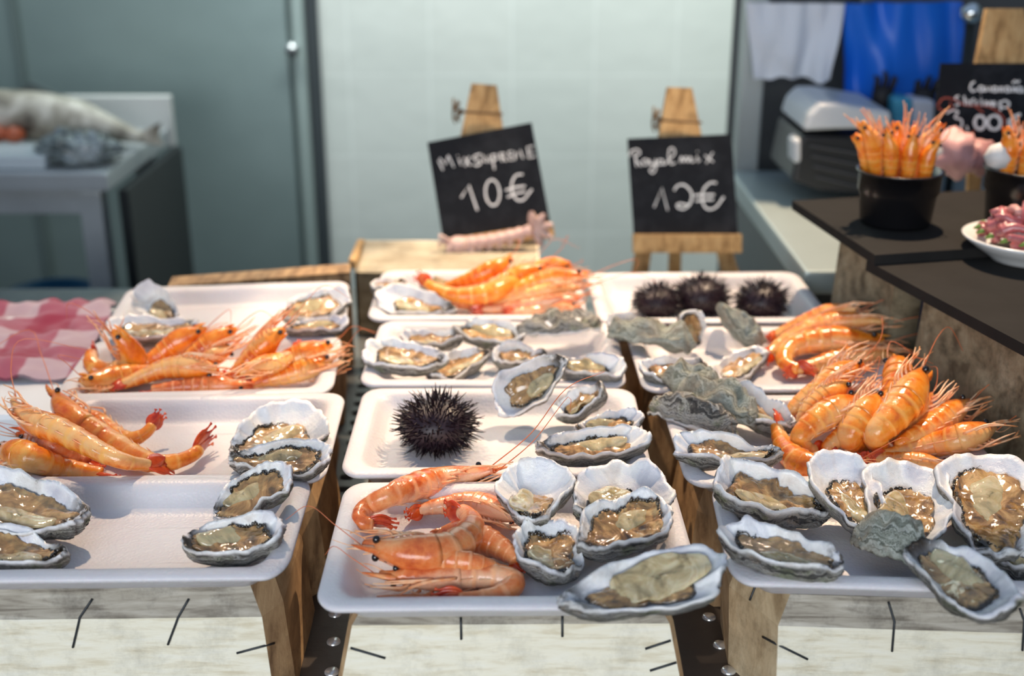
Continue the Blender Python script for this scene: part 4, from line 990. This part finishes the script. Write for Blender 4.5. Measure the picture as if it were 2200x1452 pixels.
def clothz(u, v): return .988 + .012 * noise.noise(Vector((u * 3, v * 4, 2))) + .006 * noise.noise(Vector((u * 9, v * 12, 5))) + .012 * sm(.75, 1, v) * abs(noise.noise(Vector((u * 6, 0, 3))))
for s in (0, -.003):
    for j in range(ny + 1):
        for i in range(nx + 1):
            u, v = i / nx, j / ny; p = c00.lerp(c10, u).lerp(c01.lerp(c11, u), v); p.x += .008 * noise.noise(Vector((v * 6, 1, 1))) * (u > .5); p.z = clothz(u, v) + s
            vs.append(p)
k = (nx + 1) * (ny + 1)
for j in range(ny):
    for i in range(nx):
        a = j * (nx + 1) + i; fs.append((a, a + 1, a + nx + 2, a + nx + 1)); fs.append((k + a, k + a + nx + 1, k + a + nx + 2, k + a + 1))
tag(mesh_obj('checked_cloth', vs, fs, CLOTH), 'rumpled red and white checked cloth at the left behind the prawns', 'cloth')
WBOX = mk('white_plastic', (0.78, 0.80, 0.82), .35)
fb = Frame((-260, 893), (118, 888), .30, .979); g = MB(); c = fb.pt(0, 0, .93); M = Matrix((fb.ax, fb.ay, Vector((0, 0, 1)))).transposed()
g.box(c, (fb.w, .30, .098), M, .006); tag(g.build('foam_box', WBOX, None), 'white foam box beneath the red checked cloth', 'box')

# ------------------------------------------------------------------ slate shelf on the right
SLATE = mk('slate', (0.018, 0.017, 0.016), .8, spec=.15, nz=(25, .35), bump=(40, .0008)); SLEDGE = mk('slate_edge', (0.012, 0.012, 0.013), .6)
ZS = 1.10
def slab(name, pts, z, t, m, label, cat, group=None):
    g = MB(); g.prism([Vector((p.x, p.y, z)) for p in pts], (0, 0, -t)); return tag(g.build(name, m), label, cat, group)
e0, e1, e2 = P(1702, 431, ZS), P(1880, 548, ZS), P(2230, 738, ZS - .004)
u = (e2 - e0); u.z = 0; u.normalize(); s_ = Vector((-u.y, u.x, 0));  s_ = s_ if s_.x > 0 else -s_
W3 = .62
slab('slate_tile', [e0, e1, e1 + s_ * W3, e0 + s_ * W3], ZS, .010, SLATE, 'far slate slab carrying the black tubs of prawns', 'slate', 'slate slabs on the raised crates')
e1b = e1 - u * .015
slab('slate_tile', [e1b, e2, e2 + s_ * W3, e1b + s_ * W3], ZS - .0102, .010, SLATE, 'near slate slab carrying the white plate of octopus', 'slate', 'slate slabs on the raised crates')
def side_crate(a, b, wid, ztop, label, inset=.020):
    # side facing the middle of the display, flaring downward
    a = Vector((a.x, a.y, 0)) + s_ * inset; b = Vector((b.x, b.y, 0)) + s_ * inset
    root = empty('wooden_crate', (a.x, a.y, ZC), label, 'crate', 'tall crates under the slate')
    z0, z1 = ztop, ZC + .001; c = s_ * wid
    top = [a, b, b + c, a + c]; ct = (a + b + c + a + b + c) / 4
    bot = [ct + (p - ct) * 1.07 for p in top]
    nm = ['side_panel', 'front_panel', 'side_panel', 'back_panel']
    for i in range(4):
        j = (i + 1) % 4; A, B_, C_, D_ = top[i] + Vector((0, 0, z0)), top[j] + Vector((0, 0, z0)), bot[j] + Vector((0, 0, z1)), bot[i] + Vector((0, 0, z1))
        nrm = (B_ - A).cross(C_ - B_).normalized(); o = ct + Vector((0, 0, .95)) - A
        if nrm.dot(o) < 0: nrm = -nrm
        g = MB(); g.prism([A, B_, C_, D_], nrm * .003); pn = g.build(nm[i], MOULDW, root)
    g = MB(); g.prism([p + Vector((0, 0, z0)) for p in top], (0, 0, -.003)); g.build('top_panel', MOULDW, root)
    return root
L_ = (e2 - e0).length
side_crate(e0 + u * .085, e0 + u * .205, .25, ZS - .0105, 'mottled wooden crate under the far slate slab')
side_crate(e0 + u * .262, e0 + u * .60, .25, ZS - .0208, 'mottled wooden crate under the near slate slab with staples on its side')
c = e0 + u * .235 + s_ * .14; g = MB(); M = Matrix((u, -s_, Vector((0, 0, 1)))).transposed(); g.box((c.x, c.y, (ZC + .001 + ZS - .021) / 2), (.030, .2, ZS - .022 - ZC), M, .004)
tag(g.build('plastic_box', mk('navy_plastic', (0.006, 0.014, 0.045), .4)), 'dark navy box wedged between the two mottled crates', 'box')
# black tubs with prawns standing in them
TUB = mk('black_tub', (0.006, 0.006, 0.007), .25, coat=.3)
def tub(px, py, rad, h, label, gl):
    c = P(px, py, ZS + .0004); root = empty('tub', c, label, 'tub', 'black tubs of prawns')
    g = MB(); r = rad
    g.lathe([(.0005, 0), (r * .82, 0), (r * .86, .004), (r * .92, h * .55), (r * .98, h * .62), (r * 1.0, h * .97), (r * 1.05, h * .97), (r * 1.05, h), (r * .97, h), (r * .93, h * .6), (r * .8, h * .3), (.0005, h * .3)], c, 44); g.build('tub_body', TUB, root, True)
    return c
c1 = tub(1922, 478, .043, .058, 'black tub with upright prawns, left one on the slate', 1)
c2 = tub(2196, 478, .045, .060, 'black tub with upright prawns cut by the right picture edge', 2)
def tubprawns(c, rad, h, lst, lab):
    for i, (dx, dy, tx, ty, top) in enumerate(lst):
        a = c + Vector((tx, ty, h + top)); b = c + Vector((dx * .6 + tx * .3, dy, h + top * .4)); d = c + Vector((dx, dy, h * .75)); e = c + Vector((dx * .8, dy * .8, h * .42))
        prawn([a, a.lerp(b, .5) + Vector((0, -.002, 0)), b, d, e], lab[i], 'away' if i % 2 else ('right' if tx < 0 else 'left'), 60 + i + int(rad * 1000), (.0098, .0086, .0102, .0090)[i % 4], 'prawns standing in the black tubs', ZS, None, 0, 3, world=True)
tubprawns(c1, .043, .058, [(-.024, .0, -.050, .0, .058), (-.014, -.012, -.026, -.010, .052), (-.004, .012, -.006, .010, .056), (.004, -.012, .004, -.012, .050), (.018, .004, .040, .0, .056), (.022, -.010, .034, -.012, .040), (-.028, .010, -.052, .016, .040), (.010, .016, .016, .022, .048)],
  ['prawn leaning farthest left out of the left tub', 'pale bellied prawn second from left in the left tub', 'rear middle prawn in the left tub', 'front middle prawn in the left tub', 'prawn leaning farthest right out of the left tub', 'shorter prawn before the rightmost one in the left tub', 'short prawn behind the farthest left one in the left tub', 'rearmost right prawn in the left tub'])
tubprawns(c2, .045, .060, [(-.026, -.006, -.036, -.008, .052), (-.014, -.016, -.006, -.020, .056), (.0, .010, .012, .010, .052), (.014, -.012, .03, -.014, .050)],
  ['leftmost orange prawn in the tub at the right picture edge', 'front prawn leaning in the tub at the right picture edge', 'rear prawn in the tub at the right picture edge', 'right prawn in the tub at the right picture edge'])
c = c2 + Vector((-.036, -.004, .072)); g = MB(); g.lathe([(.0005, -.014), (.012, -.010), (.016, 0), (.011, .011), (.0005, .015)], c, 18, .8); tag(g.build('garnish_shell', mk('pale_shell', (.66, .66, .64), .5, nz=(90, .3)), None, True), 'small whitish shell tucked at the left of the right hand tub', 'shell', 'pale shells by the tubs')
# octopus plate
c = P(2204, 556, ZS - .0095); root = empty('plate', c, 'white round plate heaped with octopus pieces at the right picture edge', 'plate')
g = MB(); g.lathe([(.0005, 0), (.034, 0), (.036, .003), (.050, .012), (.062, .021), (.0635, .0235), (.061, .0245), (.048, .0155), (.034, .0075), (.0005, .006)], c, 64); g.build('plate_body', mk('white_porcelain', (.80, .80, .78), .18), root, True)
OCT = mk('octopus_flesh', (0.42, 0.12, 0.13), .22, nz=(120, .55), bump=(150, .0012), sss=.15, sssc=.003, coat=.5)
OCT2 = mk('octopus_pale', (0.66, 0.36, 0.33), .25, nz=(120, .3), bump=(150, .0012), sss=.15, sssc=.003)
rnd = random.Random(21)
for i in range(34):
    a = rnd.uniform(0, 6.283); rr = .045 * math.sqrt(rnd.random()); z = .017 + .034 * (1 - (rr / .05) ** 2) * rnd.uniform(.45, 1)
    p0 = c + Vector((rr * math.cos(a), rr * math.sin(a), z)); d = Vector((rnd.uniform(-1, 1), rnd.uniform(-1, 1), rnd.uniform(-.3, .5))).normalized()
    sp, _ = catmull([p0 - d * .010, p0 + Vector((rnd.uniform(-.004, .004), rnd.uniform(-.004, .004), .003)), p0 + d * .010, p0 + d * .016 + Vector((0, 0, -.004))], 10)
    g = MB(); g.tube(sp, [.0062 * (1 - .06 * k) * (1 + .15 * (k % 2)) for k in range(10)], 9)
    tag(g.build('octopus_piece', OCT if i % 3 else OCT2, None, True), 'glistening chopped pink octopus piece on the white plate', 'octopus piece', 'octopus pieces on the plate')
LEAF = mk('salad_green', (0.10, 0.20, 0.03), .5)
for i in range(6):
    a = 2.4 + i * .35; p0 = c + Vector((.052 * math.cos(a), .052 * math.sin(a), .026)); g = MB(); g.tube([p0, p0 + Vector((.004, -.003, .003)), p0 + Vector((.009, .002, .001))], [.001, .0026, .0008], 6); tag(g.build('parsley_bit', LEAF, None, True), 'tiny green herb bit at the edge of the octopus', 'herb', 'herb bits on the plate')

# third chalkboard with its easel, on the slate
z3 = lambda pts: [(1550 + .4271 * x, .4271 * y) for x, y in pts]
z4 = lambda pts: [(1980 + .179 * x, 120 + .179 * y) for x, y in pts]
S3 = [[(640, 310), (600, 330), (580, 390), (610, 430), (660, 410)], ell(715, 395, 26, 32, -90, 270, 10), [(742, 370), (748, 430)], [(770, 430), (775, 370), (800, 420), (822, 370), (832, 430)], ell(880, 400, 24, 30, -90, 270, 10), [(905, 375), (912, 432)], [(940, 432), (942, 375), (965, 372), (975, 435)], ell(1030, 402, 24, 30, -90, 270, 10), [(1056, 378), (1064, 436)], [(1095, 436), (1096, 380), (1120, 374), (1134, 436)], [(1090, 330), (1120, 300), (1150, 320), (1180, 300)], ell(1180, 405, 26, 32, -90, 270, 10), [(1205, 380), (1225, 440)],
      [(450, 480), (410, 495), (415, 530), (450, 555), (440, 590), (400, 590)], [(510, 480), (520, 590)], [(515, 545), (550, 530), (560, 595)], [(590, 530), (600, 600)], [(595, 550), (630, 510)], [(655, 530), (660, 600)], [(715, 520), (725, 600)], [(712, 485), (716, 490)], [(765, 600), (770, 540), (800, 590), (830, 545), (845, 605), (870, 545), (885, 610)], [(935, 545), (950, 660)], ell(1000, 580, 52, 42, -170, 150, 12),
      [(300, 690), (370, 655), (440, 670), (400, 740), (480, 770), (470, 860), (370, 880), (320, 860)], [(540, 840), (555, 900)], ell(700, 800, 62, 80, -90, 270, 14), ell(872, 800, 76, 84, -90, 270, 14), [(1190, 700), (1110, 730), (1050, 800), (1080, 870), (1160, 880), (1220, 860)], [(1030, 780), (1150, 770)], [(1030, 830), (1140, 820)]]
S3 = [(CHALK, z4(s), .0012 if i < 26 else .0020) for i, s in enumerate(S3)]
S3 += [(REDCH, z4(s), .0010) for s in ([(190, 600), (260, 510), (380, 520), (520, 590), (760, 600), (900, 660), (1000, 780), (960, 880), (1150, 950)], [(200, 620), (260, 670), (380, 640), (340, 560)], [(640, 600), (740, 680)], [(640, 900), (560, 950)])]
b3, ez3 = easel('large wooden easel on the slate behind the tubs', 'large black chalkboard priced three euros behind the tubs', [(2022, 136), (2320, 136), (2300, 352), (1998, 340)], 1.50, R(8), S3, .003,
      [(2122, 18), (2200, 18), (2236, 150), (2096, 150)], [[(2085, 335), (2115, 335), (2105, 425), (2080, 425)], [(2250, 335), (2290, 335), (2300, 430), (2270, 430)]], [(1996, 340), (2310, 352), (2310, 372), (1996, 362)], (2190, 390), None, ZS)
PINK = mk('pink_bulb_skin', (0.62, 0.34, 0.33), .5, nz=(40, .35), bump=(60, .001))
PINK2 = mk('dusky_bulb_skin', (0.36, 0.17, 0.17), .5, nz=(40, .35), bump=(60, .001))
for px, py, r_, m, lb in ((2050, 330, .027, PINK, 'larger pale pink round shellfish before the large chalkboard'), (2105, 338, .021, PINK2, 'smaller dusky pink round shellfish before the large chalkboard'), (2015, 325, .013, mk('bone_white', (.7, .66, .6), .5), 'small whitish lump left of the pink shellfish')):
    c = PY(px, py, 1.44); vs = []; fs = []
    for i in range(15):
        for k in range(24):
            a = math.pi * i / 14; b2 = 2 * math.pi * k / 24; d = Vector((math.sin(a) * math.cos(b2), math.sin(a) * math.sin(b2), math.cos(a))); vs.append(c + d * r_ * (1 + .30 * noise.noise(d * 2.2 + Vector((px, 0, 0))) + .05 * math.sin(9 * b2 + 3 * a)) )
    for i in range(14):
        for k in range(24): fs.append((i * 24 + k, i * 24 + (k + 1) % 24, (i + 1) * 24 + (k + 1) % 24, (i + 1) * 24 + k))
    tag(mesh_obj('shellfish', vs, fs, m), lb, 'shellfish')

# ------------------------------------------------------------------ background right : steel cupboard, towels, register
WSTEEL = mk('pale_steel', (0.42, 0.50, 0.50), .35, .3, nz=(6, .15))
root = empty('steel_cabinet', (.37, 1.68, 0), 'low steel cabinet with pale top running back on the right', 'cabinet')
MB().box((.80, 1.675, .485), (.86, .53, .97), bev=.004).build('cabinet_body', mk('dark_steel', (0.10, 0.115, 0.125), .4, .4), root)
MB().box((.795, 1.675, .985), (.88, .55, .03), bev=.004).build('worktop', WSTEEL, root)
fx = PY(1592, 200, 1.96).x
root = empty('steel_rack', (fx, 2.0, 0), 'grey steel rack unit behind the white towel', 'rack')
MB().box((fx + .018, 1.985, 1.0), (.036, .05, 2.0), bev=.004).build('post', mk('pale_frame', (0.45, 0.49, 0.48), .4, .3), root)
MB().box((fx + .42, 2.12, 1.0), (.82, .03, 2.0), bev=.004).build('back_panel', mk('grey_panel', (0.10, 0.105, 0.11), .5, .3), root)
MB().box((fx + .19, 1.985, 1.0), (.022, .05, 2.0), bev=.004).build('post', mk('dark_frame', (0.10, 0.12, 0.13), .4, .3), root)
MB().box((fx + .42, 2.03, 1.47), (.82, .16, .02), bev=.003).build('rail_shelf', WSTEEL, root)
def drape(name, quad, Y, m, label, cat, amp=.02, holes=None, seed=1, foldsn=5):
    nx, ny = 60, 50; vs = []; fs = []
    A, B_, C_, D_ = [PY(x, y, Y) for x, y in quad]
    for s in (0, 1):
        for j in range(ny + 1):
            for i in range(nx + 1):
                u2, v = i / nx, j / ny; p = A.lerp(B_, u2).lerp(D_.lerp(C_, u2), v)
                p.y += amp * noise.noise(Vector((u2 * foldsn, v * 1.5, seed))) + amp * .4 * math.sin(u2 * foldsn * 2.1 + v) * v + s * .006
                p.z += .010 * noise.noise(Vector((u2 * 4, v * 2, seed + 5))) * v; vs.append(p)
    k = (nx + 1) * (ny + 1)
    for j in range(ny):
        for i in range(nx):
            a = j * (nx + 1) + i
            if holes and holes((i + .5) / nx, (j + .5) / ny): continue
            fs.append((a, a + nx + 1, a + nx + 2, a + 1)); fs.append((k + a, k + a + 1, k + a + nx + 2, k + a + nx + 1))
    return tag(mesh_obj(name, vs, fs, m), label, cat)
drape('towel', [(1603, 6), (1818, 8), (1782, 170), (1622, 172)], 1.925, mk('white_towel', (0.82, 0.86, 0.92), .95, sheen=.3, bump=(150, .001)), 'white towel hanging on the steel rack at the upper right', 'towel', .018)
drape('plastic_bag', [(1818, 8), (2068, 4), (2078, 225), (1816, 235)], 1.90, mk('blue_plastic', (0.008, 0.16, 0.75), .42), 'bright blue sheet hanging right of the white towel', 'sheet', .02, seed=4)
# dark glove shapes in front of the blue sheet
for px, w2, h2, lb in ((1895, 44, 74, 'dark glove shape hanging before the blue sheet, left one'), (1985, 50, 60, 'dark glove shape hanging before the blue sheet, right one')):
    c = PY(px, 205, 1.84); g = MB(); s1 = w2 / F * 1.83; h1 = h2 / F * 1.83
    g.tube([c + Vector((0, 0, -h1 * .6)), c, c + Vector((.003, 0, h1 * .25))], [s1 * .42, s1 * .5, s1 * .40], 12)
    for k in range(3):
        x = (k - 1) * s1 * .32; g.tube([c + Vector((x, 0, 0)), c + Vector((x * 1.3 + .004, 0, h1 * .5)), c + Vector((x * 1.5 + .006 * (px > 1950), 0, h1 * (.55 + .15 * (k == 1))))], [s1 * .17, s1 * .14, s1 * .08], 8)
    tag(g.build('glove', mk('dark_rubber', (.012, .010, .012), .6), None, True), lb, 'glove', 'dark gloves before the blue sheet')
# round mirror ball lamp
c = PY(2086, 28, 1.80); root = empty('lamp', c, 'round silver lamp head on a thin dark stem at the top right', 'lamp')
vs = []; fs = []; r_ = 24 / F * 1.78
for i in range(17):
    for k in range(28):
        a = math.pi * i / 16; b2 = 2 * math.pi * k / 28; vs.append(c + Vector((math.sin(a) * math.cos(b2), math.sin(a) * math.sin(b2), math.cos(a))) * r_)
for i in range(16):
    for k in range(28): fs.append((i * 28 + k, i * 28 + (k + 1) % 28, (i + 1) * 28 + (k + 1) % 28, (i + 1) * 28 + k))
mesh_obj('lamp_head', vs, fs, mk('silver', (.80, .86, .86), .15, 1.0), root)
MB().tube([c + Vector((0, 0, -r_)), c + Vector((.002, 0, -.12)), Vector((c.x, c.y, 1.001))], .006, 10).build('stem', mk('dark_stem', (.03, .035, .035), .4, .5), root, True)
# label scale / register
root = empty('scale', PY(1830, 300, 1.75), 'dark shop scale with a pale lid behind the left tub', 'scale')
GREYP = mk('pale_plastic', (0.58, 0.62, 0.66), .35); DARKP = mk('dark_plastic', (0.020, 0.022, 0.026), .35)
def qprism(pts, Y, dy, m, nm, root, bev=True):
    g = MB(); g.prism([PY(x, y, Y) for x, y in pts], (0, dy, 0)); o = g.build(nm, m, root)
    md = o.modifiers.new('bevel', 'BEVEL'); md.width = .006; md.segments = 3
    return o
qprism([(1722, 290), (1960, 300), (1985, 440), (1760, 412), (1700, 390)], 1.72, .16, DARKP, 'body', root)
qprism([(1726, 282), (1738, 245), (1762, 222), (1800, 222), (1916, 240), (1916, 276), (1800, 278)], 1.70, .16, GREYP, 'lid', root)
qprism([(1704, 300), (1722, 296), (1722, 352), (1704, 352)], 1.70, .04, GREYP, 'corner_cap', root)
for k in range(4): qprism([(1740 + k * 4, 312 + k * 22), (1850, 330 + k * 24), (1850, 333 + k * 24), (1740 + k * 4, 315 + k * 22)], 1.715, .004, mk('vent_line', (.12, .12, .13), .4), 'groove', root)
root = empty('carton', PY(1965, 300, 1.80), 'small carton half blue half white behind the left tub', 'carton')
qprism([(1920, 210), (1962, 212), (1960, 300), (1918, 300)], 1.80, .05, mk('cyan_card', (0.06, 0.34, 0.52), .5), 'blue_panel', root)
qprism([(1962, 212), (2010, 216), (2006, 305), (1960, 300)], 1.80, .05, mk('white_card', (0.62, 0.64, 0.72), .5), 'white_panel', root)

# ------------------------------------------------------------------ background left : steel table with fish and bag
root = empty('steel_table', (-1.1, 2.4, 0), 'steel work table with a pale backsplash at the far left', 'table')
tz = .942; xr = -.745
TST = mk('table_steel', (0.50, 0.53, 0.54), .3, .35, nz=(9, .25))
MB().box((xr - .50, 2.41, tz - .018), (1.0, .44, .036), bev=.004).build('tabletop', TST, root)
MB().box((xr - .52, 2.22, tz - .062), (.96, .02, .045), bev=.003).build('apron', TST, root)
MB().box((xr - .50, 2.625, tz + .015), (1.02, .022, .11), bev=.004).build('backsplash', mk('pale_splash', (0.74, 0.74, 0.70), .35, .1), root)
for x, y in ((xr - .045, 2.23), (xr - .045, 2.58), (xr - .93, 2.23), (xr - .93, 2.58)): MB().box((x, y, (tz - .04) / 2), (.042, .042, tz - .04), bev=.004).build('leg', TST, root)
MB().box((xr - .50, 2.43, .545), (.90, .36, .03), bev=.003).build('lower_shelf', mk('shelf_dark', (.03, .035, .035), .5, .4), root)
MB().box((xr + .012, 2.43, .55), (.02, .40, .70), bev=.003).build('side_panel', mk('recess_shade', (.012, .016, .018), .45, .3), root)  # added dark panel, its colour stands for the shade under the table
# fish
q = MT('fish_skin'); q.color(q.ramp(q.noise(14, 5, .6, None, .5), [(.35, (.10, .08, .06)), (.5, (.42, .37, .28)), (.65, (.78, .72, .60))])); q.set(rough=.3); FISH = q.m
a, b_ = Vector((-1.03, 2.44, tz + .062)), Vector((xr + .01, 2.40, tz + .022)); sp, _ = catmull([a + Vector((-.12, .02, 0)), a, a.lerp(b_, .5) + Vector((0, 0, .012)), b_], 30)
root = empty('fish', a, 'large grey fish lying on the steel table', 'fish')
g = MB(); g.tube(sp, [.050 * (.55 + .45 * math.sin(math.pi * min(1, .2 + i / 36))) * (1 - max(0, (i - 20) / 11) * .75) for i in range(30)], 18); g.build('fish_body', FISH, root, True)
g = MB(); g.prism([b_ + Vector((-.01, 0, .01)), b_ + Vector((.035, .005, .03)), b_ + Vector((.028, .005, 0)), b_ + Vector((.035, .005, -.016)), b_ + Vector((-.01, 0, -.01))], (0, .006, 0)); g.build('tail', FISH, root)
g = MB(); c = a.lerp(b_, .25) + Vector((0, .02, .03)); g.prism([c + Vector((-.08, 0, 0)), c + Vector((-.01, 0, .042)), c + Vector((.09, 0, 0))], (0, .006, 0)); g.build('fin', mk('fin_dark', (.10, .13, .13), .5), root)
# crumpled bag
q = MT('clear_bag'); q.set(rough=.22, coat=.4); q.color(q.ramp(q.noise(16, 6, .7), [(.35, (.06, .075, .065)), (.5, (.22, .26, .26)), (.62, (.50, .56, .58))])); BAG = q.m
vs = []; fs = []
for i in range(41):
    for k in range(60):
        a = math.pi * i / 40; b2 = 2 * math.pi * k / 60; d = Vector((math.sin(a) * math.cos(b2), math.sin(a) * math.sin(b2), math.cos(a)))
        r_ = 1 + .55 * abs(noise.noise(d * 2.6 + Vector((3, 0, 0)))) - .45 * abs(noise.noise(d * 6)); p = Vector((xr - .075, 2.27, tz + .026)) + Vector((d.x * .070, d.y * .05, d.z * .030)) * r_; p.z = max(p.z, tz + .001) if p.x < xr else p.z; vs.append(p)
for i in range(40):
    for k in range(60): fs.append((i * 60 + k, i * 60 + (k + 1) % 60, (i + 1) * 60 + (k + 1) % 60, (i + 1) * 60 + k))
tag(mesh_obj('plastic_bag', vs, fs, BAG), 'crumpled greyish plastic bag on the corner of the steel table', 'bag')
g = MB(); c0 = PY(40, 345, 2.24); g.box((c0.x - .05, 2.27, tz + .013), (.22, .12, .024), bev=.004); tag(g.build('cutting_board', mk('white_board', (.62, .68, .70), .4)), 'white cutting board on the front left corner of the steel table', 'board')
rnd = random.Random(5)
for i in range(5):
    c = Vector((-1.12 + i * .035, 2.36 + rnd.uniform(-.02, .02), tz + .034)); g = MB(); g.lathe([(.0005, -.016), (.018, -.010), (.024, 0), (.016, .012), (.0005, .018)], c, 14, .8)
    tag(g.build('fish_piece', mk('orange_flesh', (0.50, 0.11, 0.04), .35, nz=(30, .4)), None, True), 'orange red chunk on the steel table beside the fish', 'fish piece', 'orange red chunks on the steel table')
# blue tub on the floor shelf
g = MB(); c0 = PY(105, 606, 2.43); g.lathe([(.0005, 0), (.07, 0), (.09, .06), (.097, .06), (.097, .07), (.086, .07), (.066, .008), (.0005, .008)], (c0.x, 2.43, .562), 36); tag(g.build('basin', mk('blue_basin', (.03, .16, .32), .4), None, True), 'blue plastic basin on the lower shelf of the steel table', 'basin')

# ------------------------------------------------------------------ the stall itself
def struct(o): o['kind'] = 'structure'; return o
q = MT('wall_tiles'); br = q.t.nodes.new('ShaderNodeTexBrick'); br.offset = 0; br.inputs['Scale'].default_value = 1.0; br.inputs['Mortar Size'].default_value = .0025; br.inputs['Brick Width'].default_value = .20; br.inputs['Row Height'].default_value = .20
mp = q.t.nodes.new('ShaderNodeMapping'); mp.inputs['Rotation'].default_value = (R(90), 0, 0); q.link(q.tc.outputs['Object'], mp.inputs[0]); q.link(mp.outputs[0], br.inputs['Vector'])
br.inputs['Color1'].default_value = (0.63, 0.665, 0.625, 1); br.inputs['Color2'].default_value = (0.61, 0.65, 0.61, 1); br.inputs['Mortar'].default_value = (0.69, 0.73, 0.69, 1)
q.color(br.outputs['Color']); q.set(rough=.22); q.bump(q.noise(7, 2), .004, .6); TILE = q.m
q = MT('door_steel'); q.color(q.ramp(q.noise(3, 3), [(.3, (0.23, 0.30, 0.295)), (.7, (0.27, 0.345, 0.34))])); q.set(rough=.33, metal=.35); q.bump(q.noise(5, 2), .003, .5); DOORM = q.m
WY = 3.0
xe = PY(668, 300, WY).x
struct(MB().box((xe + 1.75, WY + .05, 1.4), (3.5, .1, 2.8)).build('wall_back', TILE))
struct(MB().box((xe - 1.0, WY + .07, 1.4), (2.0, .1, 2.8)).build('wall_left', DOORM))
dr = struct(MB().box((xe - .60, WY + .005, 1.32), (1.12, .03, 2.56), bev=.004).build('door_1', DOORM))
kn = PY(630, 105, WY - .02); g = MB(); vs = []
g.tube([kn + Vector((0, .02, 0)), kn, kn + Vector((0, -.02, 0))], [.009, .010, .016], 14); o = g.build('door_knob', STEEL, None, True); o.parent = dr
struct(MB().box((xe - .012, WY - .004, 1.4), (.030, .03, 2.8), bev=.004).build('trim_1', mk('door_frame', (0.34, 0.42, 0.40), .35, .3)))
struct(MB().box((xe + .020, WY - .002, 1.4), (.030, .02, 2.8), bev=.004).build('trim_2', mk('door_gap', (0.035, 0.045, 0.05), .5)))
sx = PY(45, 100, WY).x; struct(MB().box((sx, WY - .016, 1.4), (.020, .012, 2.8), bev=.002).build('trim_3', mk('pipe_dark', (0.12, 0.16, 0.155), .5)))
struct(MB().box((0, 1.6, -.03), (7, 6.4, .06)).build('floor', mk('floor_concrete', (0.025, 0.03, 0.034), .5, nz=(6, .3))))
struct(MB().box((2.0, 1.9, 1.4), (.1, 2.4, 2.8)).build('wall_right', mk('side_wall', (0.22, 0.25, 0.26), .6)))
